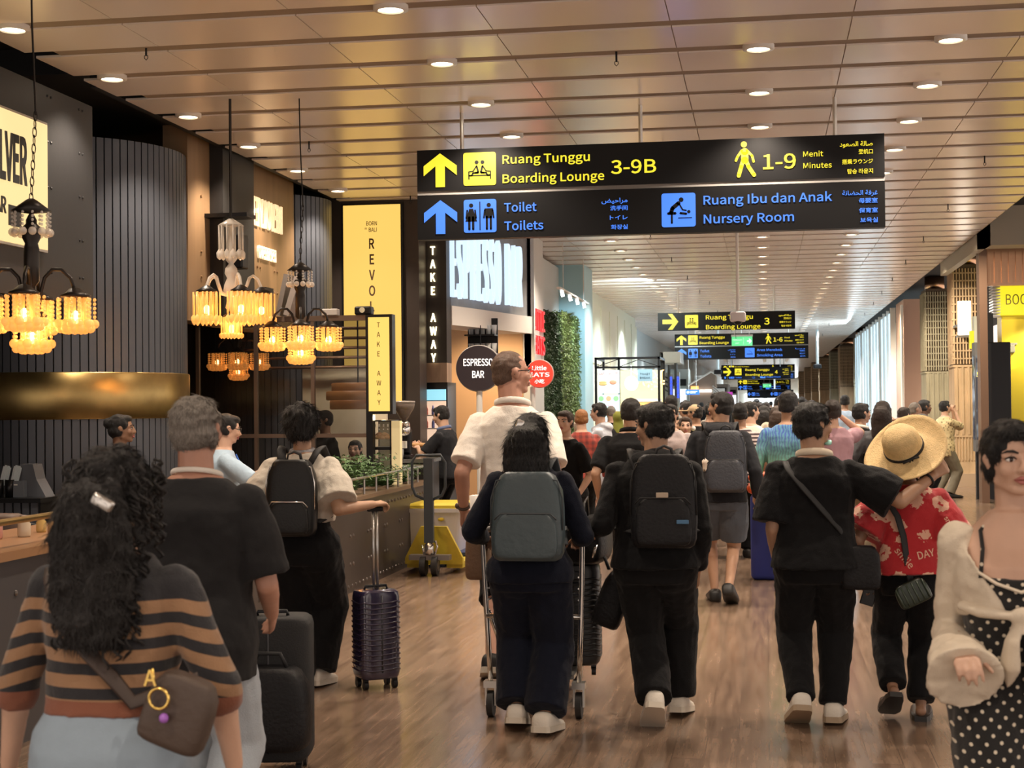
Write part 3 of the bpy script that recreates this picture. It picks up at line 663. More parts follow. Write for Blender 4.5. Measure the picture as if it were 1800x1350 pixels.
t = lightbox('vertical_sign', 'narrow glowing cream sign reading take away downwards, on the screen post', -4.04, -3.82, 1.6, 2.57, 15.42, 1.0)
mb = MB()
for i, ch in enumerate('TAKE AWAY'): mb.text(ch, 0, .865-i*.1, .085, 'CENTER', sx=.8, off=.004, y=-.016)
mb.build('lettering', m_brownink, t)
# things on top of the screen
for i, (x, w, h, a, m) in enumerate(((-5.02, .05, .44, .22, 'grey'), (-4.93, .06, .42, .3, 'pale'), (-5.16, .04, .3, 0, 'black'))):
    t = tag(MB().box((-w/2, -.02, 0), (w/2, .22, h), Matrix.Rotation(a, 4, 'Y')).build('menu_board', M('board '+m, {'grey': (.2, .17, .15), 'pale': (.35, .3, .27), 'black': (.01, .01, .01)}[m], .5), None, False, (x, 15.45, 2.61)), ['grey board leaning on top of the glass screen', 'pale board leaning rightmost on top of the glass screen', 'black upright board on top of the glass screen'][i], 'board')
t = tag(MB().rbox((0, 0, 0), (.17, .1, .07), .01).build('box', M('white box', (.6, .55, .5), .5), None, False, (-4.55, 15.45, 2.6)), 'small white box lying on top of the glass screen', 'box')
t = thing('projector', 'small grey projector on top of the screen beside the take away sign', 'projector', (-4.2, 15.45, 2.6)); MB().rbox((0, 0, 0), (.18, .14, .09), .02).build('body', m_blackm, t); MB().cyl((.09, -.02, .05), (.09, .01, .05), .03, 12).build('lens', m_chrome, t)
# room behind the screen
mb = MB(); mb.box((-5.3, 17.2, .9), (-4.3, 17.25, 2.12)); struct('wall_back', mb, M('cream cafe wall', (.78, .68, .52), .6, emit=.0))
spot(-4.7, 16.4, 2.4, 25, (1, .85, .62), 110, aim=(-4.7, 17.2, 1.4))
t = thing('drum_pendant', 'banded wooden drum lampshade behind the glass screen', 'lamp', (-4.42, 16.4, 1.62))
for i, (r, z) in enumerate(((.3, .0), (.34, .1), (.28, .19))): MB().lathe([(r, z), (r+.012, z+.01), (r+.012, z+.09), (r, z+.1)], 32, cap=False).build('band', M('copper wood', (.45, .2, .07), .4, emit=.12, ec=(.6, .25, .07)), t, True)
MB().cyl((0, 0, .29), (0, 0, 1.0), .01, 6).build('cord', m_blackm, t)
for i in range(5):
    t = tag(MB().tube([(-5.95+.0, 0, 0), (-5.4, -.12, 0), (-4.9, -.16, 0), (-4.3, -.1, 0)], .07, 8, flat=.25).build('curved_batten', M('brown batten', (.16, .085, .05), .4), None, True, (0, 17.05, 2.1+i*.11)), 'curved brown wooden batten behind the glass, '+['lowest', 'second lowest', 'middle', 'second highest', 'highest'][i]+' of five', 'batten')
# pastry display
t = thing('pastry_case', 'black glass pastry case under the take away sign', 'display case', (-4.05, 15.56, .836))
mb = MB(); 
for x in (0, .2):
    for y in (0, .3): mb.box((x-.008, y, 0), (x+.008, y+.016, .66))
mb.box((-.01, 0, 0), (.21, .32, .02)); mb.box((-.01, 0, .36), (.21, .32, .39)); mb.box((-.01, 0, .655), (.21, .32, .67)); mb.build('frame', m_blackm, t)
MB().box((0, .001, .39), (.2, .004, .655)).build('pane', M('clear glass', (.8, .85, .8), .05, alpha=.12), t); MB().box((0, .001, .02), (.2, .004, .36)).build('pane', MATS['clear glass'], t)
MB().box((-.0, .3, .02), (.2, .31, .66)).build('back_panel', M('dim lit back', (.35, .3, .16), .5), t)
MB().box((.21, .0, 0), (.30, .1, .66)).build('side_panel', M('cream side', (.85, .75, .5), .5, emit=.25, ec=(1, .75, .35)), t)
mb = MB(); 
for i in range(4): mb.box((.03+i*.045, -.004, .6), (.045+i*.045, -.001, .63)); mb.box((.03+i*.045, -.004, .57), (.042+i*.045, -.001, .58))
mb.build('price_marks', M('white mark', (.9, .88, .8), .5), t)
lamp(-3.95, 15.7, 1.53, 1.2, (1, .75, .4), .03)
m_cro = M('pastry crust', (.62, .33, .1), .5, bump=.4, bs=25)
for i in range(5):
    mb = MB(); mb.tube([(-.045, .02, 0), (-.025, .0, .008), (0, -.008, .012), (.025, 0, .008), (.045, .02, 0)], [.006, .016, .024, .016, .006], 10)
    tag(mb.build('croissant', m_cro, None, True, (-4.005+(i % 3)*.055+(i//3)*.02, 15.62, 1.315+(i//3)*.032)), ['left croissant on the pastry case shelf', 'middle croissant on the pastry case shelf', 'right croissant on the pastry case shelf', 'croissant stacked upper left in the pastry case', 'croissant stacked upper right in the pastry case'][i], 'croissant')
# coffee grinder, service bar, shelves
t = thing('service_bar', 'dark service bar carrying the coffee grinder', 'counter', (-4.5, 16.65, 0)); MB().box((0, 0, 0), (.8, .6, 1.02)).build('body', M('dark bar', (.03, .027, .026), .4), t); MB().box((-.02, -.02, 1.02), (.82, .62, 1.06)).build('top', M('steel top', (.35, .33, .3), .25, .8), t)
t = thing('coffee_grinder', 'black and steel coffee grinder with clear bean hopper', 'coffee grinder', (-4.0, 16.8, 1.06))
MB().rbox((-.09, -.08, 0), (.09, .12, .05), .03).rbox((-.075, -.03, .05), (.075, .1, .34), .03).build('body', m_blackm, t); MB().lathe([(.06, .26), (.075, .3), (.065, .4), (.03, .43)], 20).build('collar', m_chrome, t, True)
MB().lathe([(.03, .42), (.05, .46), (.115, .57), (.125, .63), (.12, .63), (.11, .575), (.045, .46)], 24).build('hopper', M('smoky hopper', (.3, .25, .22), .1, alpha=.5), t, True); MB().lathe([(.02, .43), (.05, .47), (.09, .54), (.001, .56)], 20).build('beans', M('coffee bean', (.06, .025, .012), .4), t, True); MB().lathe([(.127, .625), (.127, .645), (.001, .65)], 24).build('lid', M('smoky lid', (.4, .36, .33), .15), t, True)
MB().box((-.04, -.1, .12), (.04, -.03, .2)).build('display', M('white mark', (.9, .88, .8), .5), t)
tag(MB().rbox((0, 0, 0), (.24, .16, .16), .02).build('plastic_tub', M('pale plastic tub', (.6, .66, .72), .35), None, False, (-4.06, 16.35, .836)), 'pale plastic tub standing at the end of the planter', 'tub')
for i in range(3): tag(MB().lathe([(.028, 0), (.036, .11), (.033, .11), (.026, .01)], 16).build('cup', M('clear cup', (.75, .78, .8), .1, alpha=.5), None, True, (-4.18+i*.08, 16.72, 1.06)), 'clear cup beside the grinder, '+['left', 'middle', 'right'][i]+' of three', 'cup', None)
# take away column, beam, fridge
t = thing('take_away_column', 'black column with glowing take away letters above the fridge', 'sign', (-4.2, 19.28, 2.2))
MB().box((-.18, 0, 0), (.18, .3, 2.1)).build('column', M('black brown', (.03, .024, .022), .5), t); mb = MB()
for i, ch in enumerate('TAKE AWAY'): mb.text(ch, .01, 1.37-i*.172+.02, .17, 'CENTER', sx=.72, off=.02, ext=.012, y=-.02)
mb.build('lettering', M('warm letter glow', (1, .95, .7), .5, emit=2.4, ec=(1, .85, .5)), t)
t = thing('drinks_fridge', 'lit drinks fridge with pale blue header under the wooden beam', 'fridge', (-4.2, 19.3, 0))
MB().box((-.17, .05, 0), (.17, .6, 1.95)).build('cabinet', m_blackm, t); MB().box((-.13, .03, 1.72), (.15, .05, 1.86)).build('header', M('fridge blue', (.3, .7, .85), .5, emit=.7), t)
MB().box((-.13, .035, 1.2), (.15, .05, 1.71)).build('lit_interior', M('fridge light', (.8, .6, .5), .5, emit=.5, ec=(1, .7, .5)), t)
mb = MB()
for z in (1.35, 1.52): mb.box((-.13, .02, z), (.15, .05, z+.012))
mb.build('shelf', m_metal, t)
for i in range(6):
    tag(MB().lathe([(.018, 0), (.02, .01), (.02, .07), (.008, .1), (.009, .12)], 10).build('bottle', M('bottle '+'abc'[i % 3], ((.7, .2, .15), (.2, .25, .6), (.7, .7, .7))[i % 3], .25), None, True, (-4.3+(i % 3)*.085, 19.315, 1.365 if i < 3 else 1.535)), ['red bottle on the lower fridge shelf', 'blue bottle on the lower fridge shelf', 'white bottle on the lower fridge shelf', 'red bottle on the upper fridge shelf', 'blue bottle on the upper fridge shelf', 'white bottle on the upper fridge shelf'][i], 'bottle')
tag(MB().box((-.18, 0, 0), (.18, .3, .25)).build('wooden_beam', M('pale grain', (.42, .3, .22), .5, var=.3, vs=8, stretch=(1, 1, .2)), None, False, (-4.2, 19.28, 1.95)), 'wood grain panel between the take away column and the fridge', 'panel')
# espresso bar fascia (angled, slightly curved) with big lit letters
P = [V((-4.08, 19.6, 0)), V((-3.95, 20.1, 0)), V((-3.76, 21.0, 0)), V((-3.58, 21.9, 0)), V((-3.45, 22.4, 0))]
t = thing('shop_fascia', 'pale concrete shop fascia with big cold white lit letters', 'sign', (0, 0, 0))
m_conc = M('pale concrete', (.24, .25, .26), .6, var=.15, vs=4)
def strip(pts, z0, z1, d):
    mb = MB(); F = []; 
    for p in pts: F.append(p)
    R = [[(p.x, p.y, z0), (p.x, p.y, z1), (p.x-d, p.y+.1, z1), (p.x-d, p.y+.1, z0)] for p in F]; return mb.rings(R)
strip(P, 2.95, 4.24, .3).build('fascia', m_conc, t)
strip([p+V((.07, -.02, 0)) for p in P], 2.7, 2.95, .5).build('ledge', M('white ledge', (.75, .72, .68), .5), t)
T = Matrix.Translation((-4.0, 19.75, 3.05)) @ Matrix.Rotation(math.atan2(2.3, .5), 4, 'Z')
T = Matrix.Translation((-4.03, 19.62, 3.04)) @ Matrix.Rotation(math.atan2(2.3, .52), 4, 'Z')
m_cold = M('cold letter glow', (.2, .22, .25), .5, emit=1.0, ec=(.5, .64, .8))
MB().text('ESPRESSO BAR', -.12, .02, 1.42, sx=.5, ext=.03, off=.0, y=-.07, T=T, fit=2.42, spacing=1.2).build('lettering', m_cold, t)
# back shop: shelves, warm wall, hanging plant
mb = MB(); mb.box((-5.2, 22.55, 0), (-3.55, 22.65, 3.0)); struct('wall_back', mb, M('peach wall', (.75, .48, .27), .6))
spot(-3.9, 21.4, 2.6, 70, (1, .72, .42), 120, aim=(-3.9, 22.4, 1.4)); spot(-3.65, 20.4, 2.65, 25, (1, .8, .55), 120)
mb = MB(); mb.box((-3.5, 22.4, 2.0), (-3.35, 22.5, 4.2)); mb.box((-3.52, 22.4, 0), (-3.4, 23.7, 4.2)); mb.box((-4.4, 23.7, 0), (-3.78, 28.4, 4.2)); struct('wall_left', mb, M('grey white wall', (.62, .64, .63), .6))
t = thing('cup_shelf', 'dark shelf unit with rows of clear cups above the counter', 'shelf', (-4.05, 20.6, 2.1)); MB().box((0, .25, 0), (.42, .28, .75)).build('back_board', m_blackm, t)
for j in range(3): MB().box((0, 0, j*.25), (.42, .28, j*.25+.02)).build('board', m_blackm, t)
for j in range(3):
    for i in range(5): tag(MB().lathe([(.03, 0), (.04, .13), (.037, .13), (.028, .01)], 12).build('cup', M('clear cup', (.75, .78, .8), .1, alpha=.5), None, True, (-3.98+i*.08, 20.74, 2.121+j*.25)), 'clear cup on the '+['bottom', 'middle', 'top'][j]+' board of the dark shelf', 'cup', 'cups on the '+['bottom', 'middle', 'top'][j]+' shelf board')
hp_ = fern('hanging_plant', (-3.75, 20.2, 2.2), 'trailing green plant hanging under the shop ledge', 110, .26, .3, M('pale leaf', (.22, .26, .1), .5), -1); MB().cyl((0, 0, 0), (0, 0, .52), .006, 6).build('cord', m_blackm, hp_)
# round projecting signs
def round_sign(loc, r, label, m, lines, mt, pole):
    t = thing('round_sign', label, 'sign', loc); n = 48
    MB().cyl((0, 0, 0), (0, .1, 0), r, n).build('disc', m, t); MB().tube([(r*math.cos(2*PI*i/n), .05, r*math.sin(2*PI*i/n)) for i in range(n)], .012, 6, close=True).build('rim', M('sign rim', (.5, .48, .46), .4), t)
    for body, z, s, w in lines: MB().text(body, 0, z, s, 'CENTER', ext=.003, off=.012, y=-.004, fit=w).build('lettering', mt, t)
    MB().cyl((pole, .06, -r*.97), (pole, .06, -loc[2]), .035, 10).build('post', m_white, t); return t
round_sign((-3.28, 17.5, 2.08), .262, 'round black sign with white lettering on a white post', M('aubergine black', (.03, .022, .03), .45), [('ESPRESSO', .03, .13, .345), ('BAR', -.11, .13, .14)], M('white sign letter', (1, .97, .95), .5, emit=.75), 0)
t = round_sign((-2.93, 20, 2.06), .178, 'round red lit sign with white lettering beside the hedge', M('red glow', (1, .06, .04), .45, emit=.85, ec=(1, .035, .02)), [('Little', .045, .09, .19), ('EATS', -.04, .085, .27), ('小吃', -.125, .075, .13)], M('white sign letter', (1, .97, .95), .5, emit=.75), -.1)
t = thing('wall_lettering', 'tall red lettering on the grey white wall left of the shaded hedge', 'sign', (-3.4, 22.48, 2.42)); T = Matrix.Rotation(PI/2, 4, 'Z'); m_red = M('red letter', (.5, .02, .02), .4, emit=.6, ec=(.9, .02, .03))
MB().text('LITTLE', 0, .36, .5, ext=.02, y=-.02, off=.012, T=T, fit=1.12).text('EATS', .0, 0, .44, ext=.02, y=-.02, off=.012, T=T, fit=1.12).build('lettering', m_red, t)
t = thing('track_light', 'row of small white track lights above the hedge', 'lamp', (-3.2, 24, 3.38))
MB().box((-.03, 0, .1), (.03, 4, .13)).cyl((0, .6, .12), (0, .6, .9), .006, 6).cyl((0, 3.4, .12), (0, 3.4, .9), .008, 6).build('track', m_white, t)
for i in range(4): MB().cyl((0, .4+i*1.0, .09), (.02, .4+i*1.0, .0), .028, 10).build('lamp_head', M('white lamp glow', (1, 1, .95), .5, emit=3), t)
spot(-3.1, 25.3, 3.4, 30, (.95, 1, .85), 100, aim=(-3.35, 27, 1.6)); spot(-3.1, 27, 3.4, 30, (.95, 1, .85), 100, aim=(-3.35, 27.2, 1.0))
# hedges made of leaves
def hedge(loc, sx, sy, sz, label, m, n):
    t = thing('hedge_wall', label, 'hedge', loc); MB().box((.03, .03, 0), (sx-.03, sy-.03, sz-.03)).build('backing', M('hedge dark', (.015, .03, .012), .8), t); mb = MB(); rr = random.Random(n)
    for i in range(n):
        f = rr.random()*(sx*sz+sy*sz)
        if f < sx*sz: p = V((rr.uniform(0, sx), rr.uniform(-.02, .04), rr.uniform(0, sz)))
        else: p = V((sx+rr.uniform(-.04, .02), rr.uniform(0, sy), rr.uniform(0, sz)))
        d = V((rr.uniform(-1, 1), rr.uniform(-1, .2), rr.uniform(-1, .4))).normalized(); s = d.orthogonal().normalized(); s = Matrix.Rotation(rr.uniform(0, 6.3), 3, d) @ s
        w = rr.uniform(.018, .03); mb.add([p-s*w*.5, p+d*w, p+s*w*.5, p+d*w*2.2][0:2]+[p+d*w*2.4, p+s*w*.5], [(0, 1, 2), (0, 2, 3)])
    mb.build('leaves', m, t); return t
hedge((-3.75, 23.75, .05), .35, 1.95, 3.1, 'shaded green leafy hedge wall left of the lit hedge', M('shaded leaf', (.035, .075, .025), .5), 9000)  # shade of this hedge half is put into its leaf colour
hedge((-3.7, 25.75, .05), .32, 2.5, 3.2, 'lit green leafy hedge wall beside the pale blue column', M('lit leaf', (.14, .2, .06), .5), 9000)  # light on this hedge half is put in as paler leaf colour
# column, window light put into its pale blue colour, and the pale walls beyond
tag(MB().box((-4.2, 28.4, 0), (-3.3, 29.75, 4.27)).build('column', M('window light blue', (.42, .66, .74), .5), None), 'square column tinted pale blue for window light, beside the hedge', 'column')
mb = MB(); mb.box((-4.0, 34.5, 0), (-3.9, 47, 4.3)); 
for i in range(6): mb.box((-3.9, 34.6+i*2.1, 2.6), (-3.86, 36.5+i*2.1, 4.0))
struct('wall_left', mb, M('pale cream wall', (.72, .74, .6), .55))
mb = MB(); mb.box((-4.6, 48, 0), (-4.4, 166, 4.3)); struct('wall_left', mb, M('pale grey wall', (.5, .54, .54), .55))
# ------------------------------------------------------------ people: one organic body, clothes and hair grown around the same skeleton
JOBS = []
def ftex(name, size, kind='CLOUDS'):
    t = bpy.data.textures.new(name, kind); t.noise_scale = size; 
    if kind == 'CLOUDS': t.noise_depth = 3
    return t
T_FOLD = ftex('fold', .10); T_HAIR = ftex('hair', .03); T_CURL = ftex('curl', .045, 'CLOUDS')
def organic(name, mb, m, parent, vox=.008, sm=4, disp=None):
    o = mb.build(name, m, parent, True)
    r = o.modifiers.new('grow', 'REMESH'); r.mode = 'VOXEL'; r.voxel_size = vox; r.use_smooth_shade = True
    s = o.modifiers.new('soft', 'SMOOTH'); s.factor = .5; s.iterations = sm
    if disp:
        d = o.modifiers.new('folds', 'DISPLACE'); d.texture = disp[0]; d.strength = disp[1]; d.mid_level = .5; d.texture_coords = 'LOCAL'
    JOBS.append(o); return o
def bake():
    bpy.context.view_layer.update(); dg = bpy.context.evaluated_depsgraph_get()
    res = [(o, bpy.data.meshes.new_from_object(o.evaluated_get(dg))) for o in JOBS]
    for o, me in res:
        old = o.data; o.modifiers.clear(); o.data = me; me.name = old.name; bpy.data.meshes.remove(old)
        me.polygons.foreach_set('use_smooth', [True]*len(me.polygons))
    JOBS.clear()
TORSO = [(.455, .092, .072, -.004), (.50, .101, .080, -.008), (.55, .098, .073, -.004), (.60, .091, .062, 0), (.66, .095, .064, 0), (.72, .102, .069, 0), (.765, .104, .067, -.003), (.79, .100, .060, -.006), (.81, .085, .052, -.008), (.828, .062, .044, -.008), (.85, .042, .04, -.006)]
def ik(a, b, l1, l2, pole):
    d = b-a; L = d.length; L2 = min(L, (l1+l2)*.999); d = d.normalized() if L > 1e-6 else V((0, 0, -1)); b = a+d*L2
    x = (l1*l1-l2*l2+L2*L2)/(2*L2); hh = math.sqrt(max(l1*l1-x*x, 0)); p = V(pole); p = p-d*p.dot(d)
    p = p.normalized() if p.length > 1e-6 else d.orthogonal().normalized()
    return a+d*x+p*hh, b
class Person:
    def __init__(s, label, loc, rz, h, skin, vox=.008, group=None, lean=3, head=(0, 0, 0), girth=1, female=False, belly=0, feet=((.06, .12, 0), (-.06, -.14, 24)), hands=(None, None), poles=(None, None), curl=(.35, .35), thumb=(None, None), drop=.012, noz=False):
        s.h = h; s.vox = vox; s.g = girth; s.f = female; s.belly = belly; s.lean = D(lean); s.rz = rz; s.loc = V(loc)
        s.t = thing('person', label, 'person', loc, rz, group)
        s.P = V((0, 0, (.52-drop)*h)); s.R = Matrix.Rotation(-s.lean, 3, 'X')
        s.N = s.sp(V((0, -.006*h, .84*h))); s.HL = .132*h*(1 if h > 1.3 else 1.2)
        s.HR = Euler((D(head[1]), D(head[2]), D(head[0])), 'XYZ').to_matrix()
        s.Hc = s.N+V((0, .014*h, .0))+V((0, 0, .098*h)).lerp(s.HR @ V((0, 0, .098*h)), .6)
        wm = (.94 if female else 1.0)
        s.S = [s.sp(V((q*.106*h*wm*(.5+.5*girth), -.006*h, .785*h))) for q in (1, -1)]
        s.E = []; s.Wr = []; s.curl = curl; s.thumb = thumb
        for i, q in enumerate((1, -1)):
            tg = hands[i]
            tg = V(tg) if tg is not None else V((q*.175*h, .02*h+(.05*h*(-q)), .485*h))
            e, w = ik(s.S[i], tg, .172*h, .148*h, poles[i] if poles[i] is not None else (q*.35, -1, -.1))
            s.E.append(e); s.Wr.append(w)
        s.Hp = []; s.K = []; s.A = []; s.ft = []
        for i, q in enumerate((1, -1)):
            fx, fy, fp = feet[i][:3]; lift = feet[i][3] if len(feet[i]) > 3 else 0; p = D(fp)
            f = V((q*.12, math.cos(p), -math.sin(p))).normalized(); n = V((0, math.sin(p), math.cos(p)))
            az = max(n.z*.04*h+f.z*-.095*h, n.z*.04*h+f.z*.045*h)+lift+.012*h
            hp = s.P+V((q*.052*h, 0, -.02*h)); k, a = ik(hp, V((fx*h/1.7, fy*h/1.7, az)), .238*h, .238*h, (q*.12, 1, 0))
            s.Hp.append(hp); s.K.append(k); s.A.append(a); s.ft.append((f, n))
    def sp(s, p):      # place a point of the upright torso on the leaning spine
        p = V(p); z0 = .52*s.h
        if p.z <= z0: return s.P+V((p.x, p.y, p.z-z0))
        return s.P+s.R @ V((p.x, p.y, p.z-z0))
    def prof(s, zf):
        T = TORSO
        if zf <= T[0][0]: r = T[0]
        elif zf >= T[-1][0]: r = T[-1]
        else:
            for a, b in zip(T, T[1:]):
                if a[0] <= zf <= b[0]:
                    u = (zf-a[0])/(b[0]-a[0]); r = [x+(y-x)*u for x, y in zip(a, b)]; break
        _, rx, ry, y = r; g = s.g
        if s.f:
            k = 1.06 if zf < .56 else (.9 if zf < .68 else .93); rx *= k
            if .66 < zf < .78: ry *= 1.1; y += .008
        b = s.belly*math.exp(-((zf-.6)/.06)**2)
        g2 = g if zf < .8 else 1+(g-1)*.5
        return rx*g2+b*.5, ry*g2+b*.6, y+b*.5
    def ring(s, zf, off=0, n=28, sq=2.4, top=None):
        rx, ry, y = s.prof(zf); h = s.h; rx = rx*h+off; ry = ry*h+off; o = []
        for j in range(n):
            a = 2*PI*j/n; c, d = math.cos(a), math.sin(a)
            x = math.copysign(abs(c)**(2/sq), c)*rx; yy = math.copysign(abs(d)**(2/sq), d)*ry
            o.append(tuple(s.sp(V((x, yy+y*h, zf*h)))))
        return o
    def surf(s, zf, ang, off=0):
        rx, ry, y = s.prof(zf); a = D(ang); h = s.h
        return s.sp(V((math.sin(a)*(rx*h+off), -math.cos(a)*(ry*h+off)+y*h, zf*h)))   # ang 0 = middle of the back, +90 = right side
    def torso(s, mb, z0, z1, off=0, flare=0, n=12):
        mb.rings([s.ring(z0+(z1-z0)*i/n, (off+flare*max(0, 1-i/n*2)) if z0+(z1-z0)*i/n < .79 else off*.7) for i in range(n+1)])
    def hp(s, p): return s.Hc+s.HR @ (V(p)*s.HL)
    def hball(s, mb, c, r, n=14):
        T = Matrix.Translation(s.Hc) @ s.HR.to_4x4() @ Matrix.Translation(V(c)*s.HL); mb.ball((0, 0, 0), tuple(x*s.HL for x in (r if isinstance(r, tuple) else (r,)*3)), n, T)
    def hcap(s, mb, a, ra, b, rb): mb.cap(s.hp(a), ra*s.HL, s.hp(b), rb*s.HL)
    def body(s, skin, neck=1.0):
        h = s.h; mb = MB(); s.torso(mb, .455, .845)
        fl = s.f
        for i, q in enumerate((1, -1)):
            mb.cap(s.S[i], .031*h*(.5+.5*s.g), s.E[i], .024*h); mb.cap(s.E[i], .0245*h, s.E[i].lerp(s.Wr[i], .35), .0235*h); mb.cap(s.E[i].lerp(s.Wr[i], .35), .0235*h, s.Wr[i], .0155*h)
            mb.cap(s.Hp[i], .056*h*s.g, s.K[i], .034*h); m = s.K[i].lerp(s.A[i], .3)+V((0, -.008*h, 0)); mb.cap(s.K[i], .031*h, m, .031*h); mb.cap(m, .031*h, s.A[i], .02*h)
            f, n = s.ft[i]; A = s.A[i]; mb.cap(A-n*.02*h-f*.02*h, .02*h, A-n*.03*h+f*.08*h, .018*h); w = f.cross(n)
            for k in range(5): mb.cap(A-n*.03*h+f*.07*h+w*(k-2)*.011*h, .011*h, A-n*.034*h+f*(.115-.006*abs(k-2))*h+w*(k-2)*.011*h, .007*h)
            s.hand(mb, i)
        # head on its neck
        hb = s.hball
        hb(mb, (0, -.07, .12), (.345, .42, .385)); hb(mb, (0, .09, -.1), (.285, .29, .36)); hb(mb, (0, .27, -.39), (.12, .1, .09))
        for q in (1, -1):
            s.hcap(mb, (q*.2, .02, -.27), .1, (q*.06, .26, -.39), .08); hb(mb, (q*.17, .25, -.1), (.12, .12, .12)); s.hcap(mb, (q*.05, .34, .085), .055, (q*.2, .27, .085), .06)
            hb(mb, (q*.345, -.04, -.02), (.035, .085, .14)); hb(mb, (q*.37, -.06, .03), (.035, .07, .08)); hb(mb, (q*.055, .41, -.12), (.045, .05, .04))
        s.hcap(mb, (0, .37, .06), .035, (0, .46, -.11), .055); hb(mb, (0, .36, -.22), (.11, .05, .04)); hb(mb, (0, .35, -.275), (.1, .05, .04))
        r = (.032 if fl else .037)*h*neck; mb.cap(s.hp((0, -.1, -.15)), r, s.N+V((0, 0, -.03*h)), r*1.08)
        return organic('body', mb, skin, s.t, s.vox, 3)
    def hand(s, mb, i):
        W, E = s.Wr[i], s.E[i]; h = s.h; q = (1, -1)[i]; d = (W-E).normalized(); hl = .104*h; c = s.curl[i]
        if s.thumb[i] is not None: a = V(s.thumb[i])
        else: a = V((-q*.15, 1, 0))
        a = (a-d*a.dot(d)).normalized(); n = d.cross(a)*(-q)      # palm side
        for k in (-1, 0, 1): mb.cap(W+a*.05*k*hl, .085*hl, W+d*.46*hl+a*.13*k*hl, .078*hl)
        for k in range(4):
            b = W+d*.48*hl+a*(.185-.123*k)*hl; L = (.43, .48, .45, .35)[k]*hl; ang = 0; p = b
            for j, (fr, cb) in enumerate(((.45, .8), (.3, 1.1), (.25, .8))):
                ang += c*cb*(1+.12*k); v = d*math.cos(ang)+n*math.sin(ang); e = p+v*L*fr; mb.cap(p, .05*hl-.004*j*hl, e, .046*hl-.004*j*hl, 8); p = e
        b = W+d*.14*hl+a*.12*hl; v = (a*.75+d*.75+n*(.25+c*.5)).normalized(); e = b+v*.26*hl; mb.cap(b, .075*hl, e, .055*hl, 8); v2 = (v+d*.5+n*c).normalized(); mb.cap(e, .055*hl, e+v2*.24*hl, .045*hl, 8)
    def shirt(s, m, hem=.47, sleeve=.42, off=.014, flare=.01, loose=.016, collar=None, collar_r=.012, hood=False, name='shirt', folds=.02, cuff=1.0, vox=None):
        h = s.h; mb = MB(); s.torso(mb, hem, .838, off, flare)
        for i, q in enumerate((1, -1)):
            S, E, W = s.S[i], s.E[i], s.Wr[i]; r0 = .0305*h*(.5+.5*s.g)+off*.75; rm = .031*h*(.5+.5*s.g)+loose
            mb.ball(S, r0, 14)
            if sleeve <= .5:
                u = sleeve/.5; mb.tube([S, S.lerp(E, u*.5), S.lerp(E, u)], [r0, rm*cuff**.5, (.03*h+loose*1.1)*cuff], 16)
            else:
                mb.cap(S, r0, S.lerp(E, .4), .029*h+loose*.8); mb.cap(S.lerp(E, .4), .029*h+loose*.8, E, .025*h+loose*.85); u = (sleeve-.5)*2; mb.tube([E, E.lerp(W, u*.5), E.lerp(W, u)], [.025*h+loose*.85, (.023*h+loose*.8)*cuff**.5, (.018*h+loose*.6)*cuff], 14)
        if hood:
            p = s.N+V((0, -.045*h, -.005*h)); T = Matrix.Translation(p) @ Matrix.Rotation(D(25), 4, 'X'); mb.ball((0, 0, 0), (.075*h, .05*h, .03*h), 16, T); mb.ball((0, -.012*h, -.03*h), (.06*h, .035*h, .045*h), 14, T)
            for q in (1, -1): mb.cap(s.N+V((q*.05*h, -.02*h, 0)), .026*h, s.N+V((q*.03*h, .05*h, -.025*h)), .018*h)
        o = organic(name, mb, m, s.t, vox or max(s.vox, .007), 4, (T_FOLD, folds) if folds else None)
        if collar:
            mc = MB(); pts = []; 
            for j in range(20):
                a = 2*PI*j/20; pts.append(s.N+V((.046*h*math.cos(a)*1.12, .046*h*math.sin(a)+.004*h, .006*h+.012*h*(-math.sin(a)))))
            mc.tube(pts, collar_r, 8, close=True, flat=1.6); mc.build('collar', collar, s.t, True)
        return o
    def trousers(s, m, waist=.60, end=1.0, off=.008, thigh=.066, knee=.046, cuff=.04, name='trousers', folds=.016):
        h = s.h; mb = MB(); s.torso(mb, .452, waist, off, 0, 5)
        for i in (0, 1):
            H, K, A = s.Hp[i], s.K[i], s.A[i]; mb.ball(H+V((0, 0, -.005*h)), thigh*h*s.g*.97, 14)
            if end <= .5: u = end/.5; mb.tube([H, H.lerp(K, u*.5), H.lerp(K, u)], [thigh*h*s.g, (thigh+.002)*h*s.g, cuff*h], 18)
            else: u = (end-.5)*2; mb.cap(H, thigh*h*s.g, K, knee*h); mb.tube([K, K.lerp(A, u*.5), K.lerp(A, u)+V((0, -.006*h, 0))], [knee*h, (knee*.4+cuff*.6)*h, cuff*h], 16)
        return organic(name, mb, m, s.t, max(s.vox, .008), 4, (T_FOLD, folds) if folds else None)
    def skirt(s, m, z0=.2, name='skirt', fl=.03):
        h = s.h; mb = MB(); R = [s.ring(.60-.02*i, .012+.002*i) for i in range(6)]; x = [(p[0]*(1), p[1], z0*h) for p in s.ring(.5, fl)]
        mb.rings([x]+[[(a[0]+(b[0]-a[0])*k/4, a[1]+(b[1]-a[1])*k/4, a[2]+(b[2]-a[2])*k/4) for a, b in zip(x, R[-1])] for k in (1, 2, 3)]+R[::-1]); return organic(name, mb, m, s.t, max(s.vox, .009), 4, (T_FOLD, .02))
